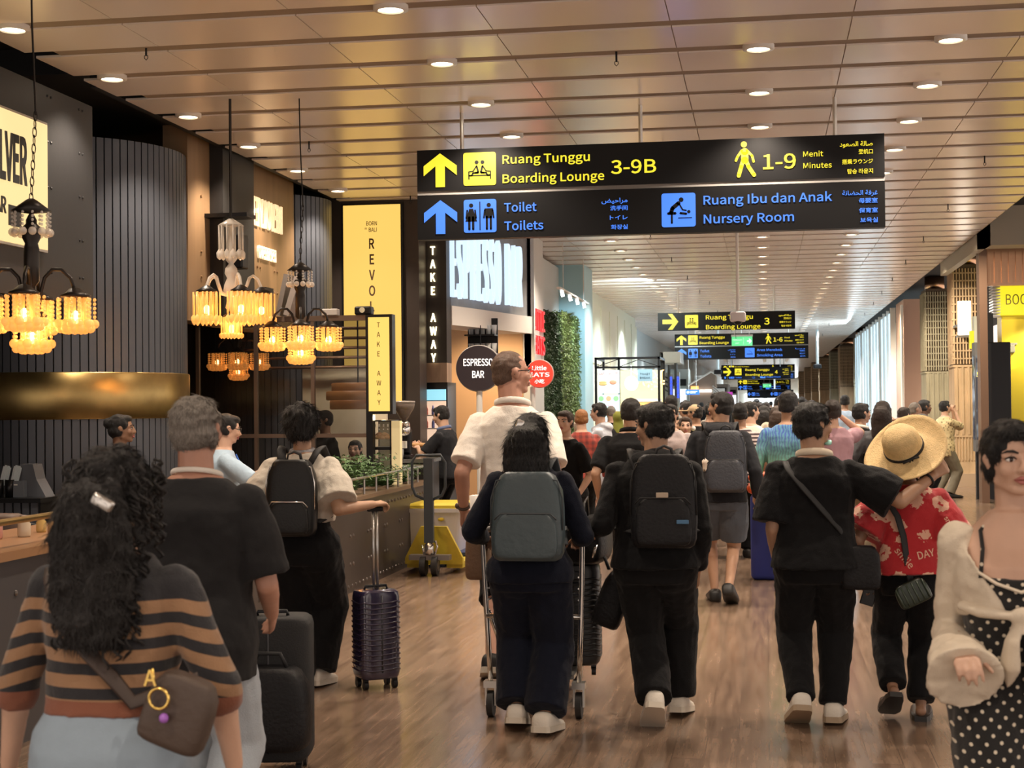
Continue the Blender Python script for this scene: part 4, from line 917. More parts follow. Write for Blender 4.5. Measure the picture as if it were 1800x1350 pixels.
    def shoes(s, m, sole=None, sandal=False, big=1.0):
        h = s.h
        for i in (0, 1):
            f, n = s.ft[i]; A = s.A[i]; w = f.cross(n); mb = MB(); R = []
            prof = [(-.052, .018, .010, .045), (-.045, .027, 0, .058), (-.02, .03, 0, .062), (.015, .032, 0, .055), (.05, .036, 0, .04), (.085, .037, 0, .033), (.11, .03, 0, .028), (.128, .016, .004, .02)] if not sandal else [(-.05, .02, .004, .016), (-.02, .03, 0, .018), (.03, .033, 0, .022), (.06, .038, 0, .045), (.09, .037, 0, .038), (.115, .024, .002, .022)]
            for y, wd, z0, z1 in prof:
                o = []
                for j in range(16):
                    a = 2*PI*j/16; c, d = math.cos(a), math.sin(a); x = math.copysign(abs(c)**.75, c)*wd*big; z = (z0+z1)/2+math.copysign(abs(d)**.7, d)*(z1-z0)/2
                    o.append(tuple(A+w*x*h+f*y*h*big+n*(z-.052)*h))
                R.append(o)
            mb.rings(R); sh = mb.build('shoe', m, s.t, True)
            if sole:
                ms = MB(); R2 = []
                for y, wd, z0, z1 in prof: R2.append([tuple(A+w*x*h*big+f*y*h*big*1.02+n*z*h) for x, z in ((wd*1.06, -.052), (wd*1.04, -.034), (-wd*1.04, -.034), (-wd*1.06, -.052))])
                ms.rings(R2); ms.build('sole', sole, sh)
    def hair(s, m, kind='short', length=.5, wide=1.0, puff=0, name='hair'):
        mb = MB(); hb = s.hball; k = 1+puff
        if kind == 'buzz': hb(mb, (0, -.1, .14), (.355, .42, .385)); hb(mb, (0, -.2, -.08), (.3, .3, .24))
        else:
            hb(mb, (0, -.12, .16), (.385*k, .43*k, .39*k)); hb(mb, (0, -.22, -.03), (.355*k, .31*k, .32*k)); hb(mb, (0, .13, .36), (.27, .22, .15*k))
            for q in (1, -1): hb(mb, (q*.26, .06, .14), (.11*k, .16, .17)); hb(mb, (q*.3, -.1, -.08), (.09*k, .14, .2))
        if kind in ('long', 'curly_long'):
            L = length+.07; a = s.hp((0, -.2, .36)); pts = [a]; n = 8
            for j in range(1, n+1): pts.append(V((a.x*.5, s.N.y-.085*s.h+.0*j, a.z-L*j/n)))
            R = []
            for j, p in enumerate(pts):
                tp = (.35, .75, .95, 1, 1, 1, 1, 1, .72)[j]; wd = s.HL*(.36+.12*math.sin(j/n*2.6))*wide*tp; th = s.HL*(.3 if j < 4 else .25)*(1+puff)*(tp if j < 4 else 1)
                if kind == 'curly_long': wd *= 1.05
                R.append([(p.x+wd*math.cos(2*PI*i/16), p.y+th*math.sin(2*PI*i/16), p.z) for i in range(16)])
            mb.rings(R[::-1])
            if kind == 'long':
                for q in (1, -1): s.hcap(mb, (q*.33, -.05, .1), .1, (q*.34, -.12, -.5), .1)
        if kind == 'bun': hb(mb, (0, -.5, .22), (.19, .17, .19))
        if kind == 'pony': p = s.hp((0, -.52, .1)); mb.cap(p, .11*s.HL, p+V((0, -.03, -.12)), .13*s.HL); mb.cap(p+V((0, -.03, -.12)), .13*s.HL, p+V((0, .0, -length)), .05*s.HL)
        curly = kind.startswith('curly'); st = .03 if curly else .012
        return organic(name, mb, m, s.t, max(.006, s.vox*.9), 2, (T_CURL if curly else T_HAIR, st*(1.4 if curly and puff > .1 else 1)))
    def face(s, brow=(.02, .015, .012), lip=(.42, .14, .12), iris=(.03, .015, .01)):
        hb = s.hball; me = M('eye white', (.85, .82, .78), .2); mi = M('iris %.2f' % iris[0], iris, .15); mbw = M('brow %.2f' % brow[0], brow, .8); ml = M('lip %.2f' % lip[0], lip, .4)
        for q in (1, -1):
            mb = MB(); hb(mb, (q*.15, .315, .035), (.068, .05, .036), 12); e = mb.build('eye', me, s.t, True)
            mb = MB(); hb(mb, (q*.15, .345, .035), (.032, .028, .034), 12); mb.build('iris', mi, e, True)
            mb = MB(); mb.tube([s.hp((q*.075, .355, .04)), s.hp((q*.12, .372, .068)), s.hp((q*.175, .36, .07)), s.hp((q*.225, .315, .045))], .011*s.HL, 6); mb.build('eyelid', mbw, s.t, True)
            mb = MB(); mb.tube([s.hp((q*.06, .39, .12)), s.hp((q*.13, .385, .15)), s.hp((q*.2, .345, .15)), s.hp((q*.26, .285, .12))], [.012*s.HL, .02*s.HL, .017*s.HL, .006*s.HL], 6); mb.build('eyebrow', mbw, s.t, True)
        mb = MB(); mb.tube([s.hp((-.125, .345, -.245)), s.hp((-.05, .4, -.222)), s.hp((0, .405, -.23)), s.hp((.05, .4, -.222)), s.hp((.125, .345, -.245))], [.006*s.HL, .028*s.HL, .028*s.HL, .028*s.HL, .006*s.HL], 8)
        mb.tube([s.hp((-.12, .345, -.25)), s.hp((-.05, .385, -.278)), s.hp((0, .395, -.283)), s.hp((.05, .385, -.278)), s.hp((.12, .345, -.25))], [.006*s.HL, .03*s.HL, .034*s.HL, .03*s.HL, .006*s.HL], 8); mb.build('lips', ml, s.t, True)
    def glasses(s, m):
        mb = MB(); 
        for q in (1, -1):
            mb.tube([s.hp((q*.155+.1*math.cos(2*PI*j/16), .43-.06*abs(.1*math.cos(2*PI*j/16)), .03+.075*math.sin(2*PI*j/16))) for j in range(16)], .0022, 6, close=True); mb.tube([s.hp((q*.255, .42, .05)), s.hp((q*.38, .1, .05)), s.hp((q*.385, -.05, .04)), s.hp((q*.37, -.1, -.04))], .0025, 6)
        mb.tube([s.hp((-.055, .43, .05)), s.hp((0, .45, .06)), s.hp((.055, .43, .05))], .0022, 6); return mb.build('glasses', m, s.t, True)
    def world(s, p): return s.loc+Matrix.Rotation(s.rz, 3, 'Z') @ V(p)
    def band(s, mb, pts, w=.02, th=.4, n=8): return mb.tube(pts, w, n, flat=th)
def strands(o, n, ln=.05, lift=.25, wave=.006, seed=1, w=.0016):
    """grow fine tapered strands out of a baked hair mesh, into the same mesh"""
    me = o.data; r = np.random.default_rng(seed); nf = len(me.polygons); c = np.empty(nf*3); nr = np.empty(nf*3); me.polygons.foreach_get('center', c); me.polygons.foreach_get('normal', nr); c = c.reshape(-1, 3); nr = nr.reshape(-1, 3)
    i = r.integers(0, nf, n); p = c[i]; nn = nr[i]; dn = np.array([0, 0, -1.0])+r.normal(0, .35, (n, 3)); tg = dn-nn*(dn*nn).sum(1, keepdims=True); tg /= np.linalg.norm(tg, axis=1, keepdims=True)+1e-9
    sd = np.cross(tg, nn); L = (ln*r.uniform(.5, 1.2, n))[:, None]; P = []; S = 4; ph = r.uniform(0, 6.3, n)[:, None]
    for k in range(S+1):
        u = k/S; q = p-nn*.003+tg*L*u+nn*L*lift*(u-u*u*.7)*r.uniform(.6, 1.4, (n, 1))+sd*wave*np.sin(ph+u*5); ww = w*(1-u*.9); P.append(q-sd*ww); P.append(q+sd*ww+nn*ww)
    vs = np.stack(P, 1).reshape(-1, 3); b = (np.arange(n)*(2*S+2))[:, None]; fs = np.concatenate([b+np.array([[2*k, 2*k+1, 2*k+3, 2*k+2]]) for k in range(S)], 0)
    ov = [tuple(v.co) for v in me.vertices]; of = [tuple(f.vertices) for f in me.polygons]; k0 = len(ov); nm = bpy.data.meshes.new(me.name); nm.from_pydata(ov+vs.tolist(), [], of+(fs+k0).tolist()); nm.materials.append(me.materials[0]); nm.polygons.foreach_set('use_smooth', [True]*len(nm.polygons)); o.data = nm
def selli(rx, ry, n=28, e=4):
    return [(math.copysign(abs(math.cos(2*PI*j/n))**(2/e), math.cos(2*PI*j/n))*rx, math.copysign(abs(math.sin(2*PI*j/n))**(2/e), math.sin(2*PI*j/n))*ry) for j in range(n)]
def puffy(mb, w, d, h, z0=0, y0=0, e=4, top=.75, T=None, x0=0):
    R = []
    for z, k in ((0, .78), (.03, .92), (.1, .99), (.3, 1.02), (.6, 1.0), (.8, .95), (.9, (.9+top)/2), (.96, top), (1, top*.8)):
        R.append([(x0+x, y0+y, z0+z*h) for x, y in selli(w/2*k, d/2*(k if z < .5 else (k+1)/2*.97), 28, e)])
    return mb.rings(R, T)
def backpack(P, label, w, d, h, m, mtrim, zt=.81, pocket=(.8, .45, .05), gap=.02, rz=0, extra=None, zip_m=None, x=0, straps=True):
    """worn on person P; front face rests on the back at the shoulder blades"""
    H = P.h; by = P.surf(.72, 0, gap).y; org = V((x, by-d/2, zt*H-h)); wl = P.world(org)
    t = thing('backpack', label, 'backpack', wl, P.rz+rz); tilt = Matrix.Rotation(-P.lean*.8, 4, 'X')
    mb = MB(); puffy(mb, w, d, h, T=tilt); mb.build('main_compartment', m, t, True)
    pw, ph, pd = pocket; mb = MB(); puffy(mb, w*pw, pd*2, h*ph, .03*h, -d/2, T=tilt); mb.build('front_pocket', m, t, True)
    mz = zip_m or mtrim
    mb = MB(); z = h*(ph+.03); mb.tube([tilt @ V((q*w*pw*.5, -d/2-pd*.8 if abs(q) < .9 else -d/2-.01, z-(.03 if abs(q) > .9 else 0))) for q in (-1, -.8, 0, .8, 1)], .004, 6); mb.build('zipper', mz, t, True)
    mb = MB(); mb.tube([tilt @ V((q*w*.5*c, -d/2+.03, zz*h)) for q, c, zz in ((-1, 1.0, .35), (-1, .99, .7), (-1, .85, .9), (0, .9, .985), (1, .85, .9), (1, .99, .7), (1, 1.0, .35))], .004, 6); mb.build('zipper', mz, t, True)
    mb = MB(); mb.tube([tilt @ V((q*.045, d*.3, h+zz)) for q, zz in ((-1, -.015), (-.8, .03), (0, .045), (.8, .03), (1, -.015))], .009, 8, flat=.5); mb.build('top_handle', mtrim, t, True)
    if straps:
        for q in (1, -1):
            L = lambda p: V(p)-org; N = P.N; g = P.g
            pts = [L(N+V((q*.05*H, -.06*H-gap, -.035*H))), L(N+V((q*.066*H, -.035*H, .012*H))), L(N+V((q*.072*H, .0, .022*H))), L(N+V((q*.075*H, .05*H, -.02*H))), L(P.surf(.74, 180-q*42, .03)), L(P.surf(.66, 180-q*62, .028)), L(P.surf(.62, q*75, .025)), L(V((q*w*.46+x, by-.01, zt*H-h+.08)))]
            mb = MB(); mb.tube(pts, .027, 8, flat=.3); mb.build('shoulder_strap', mtrim, t, True)
    return t, tilt
def suitcase(label, loc, rz, w, d, h, m, ribs=True, handle=0, mw=None, name='suitcase', cat='suitcase'):
    t = thing(name, label, cat, loc, rz); R = []
    for z, k in ((.06, .86), (.075, .95), (.10, 1), (h-.04, 1), (h-.012, .95), (h, .84)):
        R.append([(x, y, z) for x, y in selli(w/2*k if k < 1 else w/2, d/2*(.8+.2*k), 36, 5)])
    mb = MB(); mb.rings(R); mb.build('shell', m, t, True)
    if ribs:
        mb = MB(); n = int((h-.15)/.03)
        for i in range(n):
            z = .115+i*.03; wv = [(x*1.004, y*1.004, z+.005*math.sin(j*.9)) for j, (x, y) in enumerate(selli(w/2, d/2, 36, 5))]; mb.tube(wv, .0062, 6, close=True)
        r = mb.build('rib', m, t, True)
    mb = MB(); mb.tube([(0, d/2*1.0, .1), (0, d/2*1.01, h*.5), (0, d/2*.97, h-.03), (0, 0, h+.004), (0, -d/2*.97, h-.03), (0, -d/2*1.01, h*.5), (0, -d/2, .1)], .006, 6); mb.build('zip_seam', M('seam', (.02, .02, .025), .4), t, True)
    for q in (-1, 1):
        for p in (-1, 1): mb = MB().box((q*w*.36-.015, p*d*.3-.012, .035), (q*w*.36+.015, p*d*.3+.012, .075)); mb.cyl((q*w*.36-.012, p*d*.3, .026), (q*w*.36+.012, p*d*.3, .026), .026, 14); mb.build('wheel', mw or m_blackm, t)
    MB().tube([(-.07, 0, h), (-.065, 0, h+.02), (.065, 0, h+.02), (.07, 0, h)], .009, 8).build('carry_handle', m_blackm, t, True)
    if handle:
        mb = MB()
        for q in (-1, 1): mb.cyl((q*.012, -.0, h), (q*.012, 0, h+handle), .008, 8); 
        mb.build('telescopic_handle', m_metal, t, True); MB().rbox((-.05, -.013, h+handle-.015), (.05, .013, h+handle+.015), .01).build('grip', m_blackm, t)
    return t
def cloth(name, c, rough=.85, **k): return M(name, c, rough, bump=k.pop('bump', .35), bs=k.pop('bs', 220), sheen=.06, **k)
def decal(mb, target, p0, d):
    """drop flat lettering onto a surface along direction d (both in the target's local space)"""
    bv = BVHTree.FromPolygons([v.co for v in target.data.vertices], [p.vertices for p in target.data.polygons]); out = []
    for p in mb.v:
        hit = bv.ray_cast(V(p)-V(d)*.5, V(d)); out.append(tuple((hit[0] if hit[0] else V(p))-V(d)*(.0015 if len(out) >= 0 else 0)))
    mb.v = out; return mb
# ------------------------------------------------------------ far left shops and kiosks
t = thing('menu_kiosk', 'black framed glass kiosk with bright toast menus, left of the crowd', 'kiosk', (-3.63, 33, 0))
mb = MB()
for x in (0, .5, 1.36): mb.box((x, 0, 0), (x+.05, .05, 2.66))
mb.box((0, 0, 2.61), (1.41, .05, 2.66)); mb.box((0, 0, 2.42), (1.41, .05, 2.46)); mb.box((0, 1.6, 0), (.05, 1.65, 2.66)); mb.box((1.36, 1.6, 0), (1.41, 1.65, 2.66)); mb.box((1.36, 0, 2.61), (1.41, 1.6, 2.66)); mb.box((0, 0, 2.61), (.05, 1.6, 2.66)); mb.tube([(.05, .02, 2.46), (.5, .02, 2.61)], .008, 6); mb.tube([(.55, .02, 2.46), (.95, .02, 2.6), (1.36, .02, 2.46)], .008, 6)
mb.build('frame', m_blackm, t)
MB().box((.55, .02, 0), (1.36, .03, 2.42)).build('pane', M('shop glass', (.85, .9, .9), .04, alpha=.12), t)
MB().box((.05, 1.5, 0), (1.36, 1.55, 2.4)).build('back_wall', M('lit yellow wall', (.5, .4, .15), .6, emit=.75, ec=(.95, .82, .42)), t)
m_menu = M('menu board', (.4, .55, .55), .4, emit=.62, ec=(.62, .85, .85))
b1 = MB().box((.07, -.03, 1.88), (.54, -.01, 2.38)).build('menu_board', m_menu, t); MB().text('JUST', .09, 2.28, .075, y=-.032, off=.01, fit=.12).text('IT!', .45, 2.28, .075, y=-.032, off=.01, fit=.06).text('TOAST', .33, 2.285, .06, 'CENTER', y=-.032, fit=.13, off=.0).build('lettering', M('menu red', (.7, .03, .03), .5, emit=.4, ec=(.8, .03, .03)), b1)
m_toast = M('toast', (.75, .5, .2), .6, emit=.25); 
MB().ball((.18, -.03, 2.08), (.09, .01, .035), 12).ball((.18, -.032, 2.12), (.085, .01, .03), 12).build('sandwich_picture', m_toast, b1, True); MB().ball((.4, -.03, 2.12), (.08, .01, .05), 12).build('sandwich_picture', M('toast red', (.75, .35, .22), .6, emit=.25), b1, True)
b2 = MB().box((.07, -.03, 1.25), (.54, -.01, 1.86)).build('menu_board', m_menu, t); MB().text('EAT FOOD,', .31, 1.6, .06, 'CENTER', y=-.032, fit=.2).text('FEEL GOOD!', .31, 1.53, .06, 'CENTER', y=-.032, fit=.23).build('lettering', M('menu pink', (.7, .05, .2), .5, emit=.4, ec=(.8, .05, .25)), b2)
for i, (x, z) in enumerate(((.14, 1.77), (.3, 1.77), (.46, 1.77), (.13, 1.6), (.13, 1.42), (.46, 1.45))): MB().cyl((x, -.036, z), (x, -.028, z), .055, 16).build('bowl_picture', M('bowl '+'ab'[i % 2], ((.3, .6, .3), (.7, .45, .25))[i % 2], .5, emit=.35), b2)
tag(MB().ball((0, 0, 0), (.15, .15, .16), 18).cyl((0, 0, .15), (0, 0, .4), .008, 6).build('globe_lamp', M('globe glow', (1, .96, .85), .5, emit=3), None, True, (-2.88, 33.5, 2.1)), 'white globe lamp inside the toast kiosk', 'lamp')
t2 = tag(MB().box((0, 0, 0), (.32, .03, .26)).build('shop_sign', M('slate sign', (.25, .4, .5), .5, emit=.2), None, False, (-2.7, 32.96, 2.13)), 'small blue grey sign on the kiosk glass', 'sign'); MB().text('TOAST', .16, .14, .065, 'CENTER', y=-.003, fit=.22).text('BREAK', .16, .06, .065, 'CENTER', y=-.003, fit=.22).build('lettering', M('slate letter', (.05, .1, .15), .5), t2)
t = thing('kiosk_counter', 'orange and white kiosk counter behind the glass', 'counter', (-3.1, 34.2, 0)); MB().box((0, 0, 0), (.8, .3, 1.7)).build('body', M('orange front', (.8, .4, .05), .5, emit=.35, ec=(.9, .5, .08)), t); MB().box((-.02, -.02, 1.7), (.82, .32, 1.76)).build('top', m_white, t)
mb = MB(); rr = random.Random(3)
for i in range(26): mb.tube([(rr.uniform(0, .8), .1, 2.4), (rr.uniform(.1, .75), .1, 2.1)], .004, 4); mb.ball((rr.uniform(.05, .8), rr.uniform(0, .3), rr.uniform(1.95, 2.2)), .022, 6)
tag(mb.build('string_lights', M('string glow', (1, .7, .3), .5, emit=2.0, ec=(1, .66, .25)), None, False, (-3.0, 34.0, 0)), 'cluster of small warm string lights inside the kiosk', 'lights')['kind'] = 'stuff'
spot(-2.8, 33.6, 2.35, 40, (1, .95, .8), 100)
# dark frames with blue signs
for i, (x, z, w) in enumerate(((-2.83, 3.05, .2), (-2.62, 2.7, .13), (-2.44, 2.75, .14))):
    t = thing('shop_pylon', ['tall black pylon right of the toast kiosk', 'slim dark pylon with blue lettering, left of the pair', 'slim dark pylon with blue lettering, right of the pair'][i], 'pylon', (x, 42, 0)); MB().box((0, 0, 0), (w*.45, .4, z)).build('post', m_blackm, t)
    if i == 0: 
        mb = MB(); 
        for j in range(4): mb.tube([(.1, .05, 2.4-j*.12), (.22, .05, 2.34-j*.12)], .02, 6)
        MB().box((.09, .1, 0), (.2, .4, 2.5)).build('panel', M('grey panel', (.3, .32, .33), .4), t); mb.build('stripe', m_blackm, t)
    else:
        MB().box((w*.45, .02, .0), (w, .3, z-.25)).build('panel', M('mid panel', (.22, .25, .27), .4), t)
        mb = MB(); 
        for j, ch in enumerate('LOUNGE'[:6]): mb.box((w*.5, -.0, 2.3-j*.1), (w*.9, .02, 2.38-j*.1))
        mb.build('blue_strip', M('blue led', (.02, .05, .4), .4, emit=1.3, ec=(.02, .06, .9)), t)
tag(MB().box((0, 0, 0), (.5, 1.8, .3)).build('sign_band', M('stone band', (.5, .52, .5), .5), None, False, (-2.78, 42.0, 2.76)), 'pale stone band above the dark pylons', 'band')
t = thing('house_kiosk', 'small house shaped brown kiosk with a pitched roof and bright counter light', 'kiosk', (-2.9, 60, 0))
MB().prism([(0, 0), (.95, 0), (.95, 2.75), (.82, 2.85), (0, 2.36)][::-1], 2.2).build('wall', M('kiosk brown', (.24, .17, .13), .6), t)
MB().tube([(-.06, -.05, 2.34), (.83, -.05, 2.86), (.98, -.05, 2.78)], .035, 6).build('roof_edge', m_white, t); MB().box((0, -.12, 2.08), (.85, -.02, 2.17)).build('counter_light', M('kiosk light', (1, .95, .85), .5, emit=3), t); MB().box((.05, -.03, 2.2), (.35, 0, 2.32)).build('menu_strip', M('orange strip', (1, .5, .15), .5, emit=.6), t)
t = tag(MB().box((0, 0, 0), (.45, .05, .16)).build('hanging_sign', M('blue sign', (.02, .1, .4), .4, emit=.8, ec=(.03, .16, .7)), None, False, (-2.55, 50, 1.93)), 'small blue sign hanging before the house shaped kiosk', 'sign'); MB().box((.04, -.004, .05), (.12, 0, .11)).box((.15, -.004, .09), (.38, 0, .11)).box((.15, -.004, .05), (.33, 0, .07)).build('lettering', M('white sign letter2', (.8, .9, 1), .5, emit=.8), t); MB().cyl((.1, .02, .16), (.1, .02, 2.4), .006, 6).build('wire', m_metal, t); MB().cyl((.35, .02, .16), (.35, .02, 2.4), .006, 6).build('wire', m_metal, t)
t = thing('arched_screen', 'striped arched screen panel behind the crowd', 'screen', (-1.95, 58, 0)); mb = MB()
for i in range(7): mb.tube([(.02*i, 0, 2.3-.1*i), (.3+.01*i, 0, 2.05-.12*i), (.42, 0, 1.5-.1*i)], .022, 6)
mb.box((0, .02, 0), (.46, .06, 2.2)); mb.build('panel', M('zebra grey', (.25, .24, .22), .5), t)
for i, (x, y, w, h, c) in enumerate(((-3.4, 70, 1.3, 3.2, (.5, .55, .52)), (-3.2, 80, 1.0, 3.0, (.4, .42, .4)), (-3.0, 92, 1.2, 3.3, (.62, .6, .56)), (-2.6, 110, 1.2, 3.0, (.5, .5, .5)), (-2.3, 130, 1.2, 3.0, (.6, .6, .58)))):
    t = thing('distant_shop', 'distant shop front on the left side, '+['nearest after the house kiosk', 'second after the house kiosk', 'third after the house kiosk', 'second from the far end', 'closest to the far end'][i], 'shop front', (x-w, y, 0)); MB().box((0, 0, 0), (w, 6, h)).build('wall', M('far shop %d' % i, c, .55), t); MB().box((w*.1, -.03, 1.2), (w*.9, 0, 2.3)).build('shop_window', M('far shop light', (.9, .95, 1), .5, emit=.9), t); MB().box((w*.1, -.05, 2.45), (w*.9, 0, 2.75)).build('fascia', m_blackm, t)
t = tag(MB().box((0, 0, 0), (.5, .05, .5)).build('shop_sign', M('magenta sign', (.5, .05, .45), .5, emit=.6), None, False, (-2.25, 84, 1.75)), 'small magenta sign far down the hall', 'sign'); MB().cyl((.25, .02, .5), (.25, .02, 2.5), .012, 6).build('rod', m_metal, t)
# ------------------------------------------------------------ luggage trolley
t = thing('luggage_trolley', 'chrome airport luggage trolley pushed by the person with the grey backpack', 'trolley', (-1.22, 8.02, 0))
mb = MB()
for q in (-1, 1): mb.tube([(q*.262, -.02, 1.0), (q*.265, -.015, .94), (q*.258, .0, .7), (q*.245, .02, .4), (q*.235, .03, .16)], .014, 10); mb.tube([(q*.25, .05, .56), (q*.2, .3, .26), (q*.17, .9, .2)], .012, 8)
mb.build('side_frame', m_chrome, t, True)
MB().tube([(-.25, .0, .535), (.25, .0, .535)], .013, 10).build('cross_bar', m_chrome, t, True); MB().tube([(-.262, -.02, .985), (-.2, .07, 1.0), (.2, .07, 1.0), (.262, -.02, .985)], .017, 10).build('handle', M('grey grip', (.2, .19, .18), .5), t, True)
mb = MB(); mb.box((-.2, .1, .19), (.2, .95, .21)); mb.tube([(-.2, .95, .2), (-.2, .97, .34), (.2, .97, .34), (.2, .95, .2)], .012, 8); mb.build('platform', m_metal, t)
mb = MB()
for z in (.62, .68, .74): mb.tube([(-.24, .02, z), (-.22, .28, z), (.22, .28, z), (.24, .02, z)], .005, 6)
mb.build('basket', m_chrome, t)
for x, y in ((-.235, .03), (.235, .03), (-.15, .3), (.12, .9)):
    w = MB().cyl((x-.016, y, .068), (x+.016, y, .068), .068, 22).build('wheel', M('rubber', (.02, .019, .019), .6), t); smooth_angle(w); MB().box((x-.03, y-.02, .06), (x-.02, y+.02, .18)).box((x+.02, y-.02, .06), (x+.03, y+.02, .18)).box((x-.035, y-.035, .155), (x+.035, y+.035, .19)).build('fork', m_metal, w)
suitcase('black ribbed suitcase standing on the luggage trolley', (-1.07, 8.55, .15), .1, .3, .26, .62, M('black shell', (.012, .012, .014), .35), True)
suitcase('dark grey suitcase lying left on the luggage trolley', (-1.36, 8.6, .15), -.1, .2, .5, .5, M('grey shell', (.03, .03, .034), .4), False)
t = thing('duffel_bag', 'black duffel bag on top of the trolley suitcase', 'bag', (-.98, 8.42, .77)); T = Matrix.Rotation(PI/2, 4, 'X'); mb = MB(); puffy(mb, .26, .25, .42, T=Matrix.Translation((0, .2, .13)) @ T); mb.build('pouch', M('black nylon', (.007, .007, .0085), .5, spec=.25, bump=.4, bs=60), t, True)
MB().tube([(-.0, -.15, .22), (.0, -.12, .34), (.0, .05, .36), (.0, .1, .25)], .014, 8, flat=.4).build('strap', m_blackm, t, True); MB().tube([(.06, -.23, .06), (.07, -.235, .1), (.08, -.23, .13), (.07, -.235, .1)], .008, 6).build('buckle', m_chrome, t, True)
t = thing('waist_bag', 'black bag hanging from the trolley suitcase on the right', 'bag', (-.87, 8.25, .46)); mb = MB(); puffy(mb, .16, .14, .3, T=Matrix.Rotation(.35, 4, 'Y')); mb.build('pouch', MATS['black nylon'], t, True); MB().tube([(.03, 0, .3), (-.02, .05, .42), (-.08, .1, .36)], .012, 8, flat=.4).build('strap', m_blackm, t, True)
tag(MB().cyl((0, 0, 0), (-.02, -.02, .34), .03, 14).build('poster_roll', M('white paper roll', (.75, .7, .65), .6), None, True, (-1.55, 8.26, .82)), 'white rolled poster sticking up at the left of the trolley', 'roll')
t = thing('tote_bag', 'brown woven bag on the left trolley handle', 'bag', (-1.53, 8.12, .72)); mb = MB(); puffy(mb, .13, .16, .25); mb.build('pouch', M('brown weave', (.16, .09, .05), .7, bump=.5, bs=70), t, True); MB().tube([(0, -.05, .24), (.02, 0, .3), (0, .05, .24)], .01, 6).build('handle', M('brown strap2', (.1, .06, .04), .6), t, True)
# ------------------------------------------------------------ pallet truck, tub and blue pallet
t = thing('pallet_truck', 'yellow hand pallet truck with dark handle in front of the white tub', 'pallet truck', (-3.24, 14.62, 0)); m_py = M('truck yellow', (.62, .47, .035), .4, var=.1, vs=12)
MB().prism([(-.29, .09), (.29, .09), (.29, .15), (.13, .46), (-.13, .46), (-.29, .15)][::-1], .06, Matrix.Translation((0, .2, 0))).build('frame', m_py, t)
mb = MB()
for q in (-1, 1): mb.box((q*.2-.08, .24, .05), (q*.2+.08, 1.35, .11))
mb.build('fork', m_py, t)
MB().box((-.045, -.03, .32), (.045, .03, 1.14)).build('tiller', M('truck grey blue', (.05, .065, .08), .4), t); MB().tube([(0, 0, .72), (-.13, 0, .78), (-.165, 0, .86), (-.165, 0, 1.1), (-.12, 0, 1.17), (.12, 0, 1.17), (.165, 0, 1.1), (.165, 0, .86), (.13, 0, .78), (0, 0, .72)], .014, 8).build('handle_loop', MATS['truck grey blue'], t, True)
MB().lathe([(.035, .2), (.05, .21), (.05, .3), (.03, .32), (.03, .4)], 16).tube([(.05, 0, .2), (.08, 0, .28), (.06, 0, .34)], .012, 6).tube([(-.05, 0, .2), (-.07, 0, .3)], .012, 6).build('pump', m_chrome, t, True); MB().box((-.2, -.02, .15), (.2, .1, .2)).build('crosshead', M('truck steel', (.25, .23, .22), .4, .7), t)
for q in (-1, 1): w = MB().cyl((q*.03, 0, .095), (q*.085, 0, .095), .095, 26).build('wheel', MATS['rubber'], t); smooth_angle(w); MB().cyl((q*.086, 0, .095), (q*.09, 0, .095), .05, 18).build('hub', MATS['truck steel'], w)
t = thing('pallet', 'blue plastic pallet under the white tub', 'pallet', (-3.85, 15.4, 0)); m_pb = M('pallet blue', (.012, .03, .12), .5)
mb = MB(); mb.box((0, 0, .12), (1.0, .95, .15))
for x in (0, .43, .86):
    for y in (0, .4, .8): mb.box((x, y, 0), (x+.14, y+.14, .12))
mb.build('deck', m_pb, t)
t = thing('plastic_tub', 'large white tub with yellow lid on the blue pallet', 'tub', (-3.43, 15.85, .15)); R = []
for z, w, d in ((0, .3, .3), (.4, .355, .33), (.4, .385, .36), (.44, .385, .36)): R.append([(x, y, z) for x, y in selli(w, d, 32, 7)])
MB().rings(R).build('body', M('white plastic', (.72, .70, .76), .4), t); R = []
for z, w, d in ((.44, .36, .34), (.47, .36, .34), (.49, .33, .31)): R.append([(w*math.copysign(abs(math.cos(2*PI*j/32))**.3, math.cos(2*PI*j/32)), d*math.copysign(abs(math.sin(2*PI*j/32))**.3, math.sin(2*PI*j/32)), z) for j in range(32)])
MB().rings(R).build('lid', M('tub yellow', (.75, .58, .05), .4), t); MB().ball((.12, -.34, .33), (.035, .02, .02), 10).build('badge', M('tub yellow', (.75, .58, .05), .4), t, True)
# ------------------------------------------------------------ cafe things at far left
t = thing('service_cabinet', 'low slatted grey service cabinet at the far left', 'cabinet', (-6.9, 11.3, 0)); MB().box((0, 0, 0), (1.28, .5, .92)).build('body', m_blackm, t); mb = MB()
for i in range(18): mb.box((i*.071, -.02, .05), (i*.071+.055, 0, .92))
mb.build('slat_cladding', m_slat, t); MB().box((-.02, -.04, .92), (1.3, .52, .955)).build('top', m_blackm, t)
t = thing('cash_register', 'grey cash register terminal on the slatted cabinet', 'register', (-5.78, 11.45, .955)); MB().prism([(-.15, 0), (.13, 0), (.05, .14), (.02, .26), (-.09, .26), (-.09, .12)][::-1], .16).build('base', M('register grey', (.11, .12, .14), .5), t); MB().box((-.17, -.06, .0), (-.03, 0, .13)).build('keypad', M('keypad grey', (.17, .19, .22), .5), t); MB().box((-.11, -.064, .095), (-.08, -.06, .105)).build('badge', M('white mark', (.9, .88, .8), .5), t)
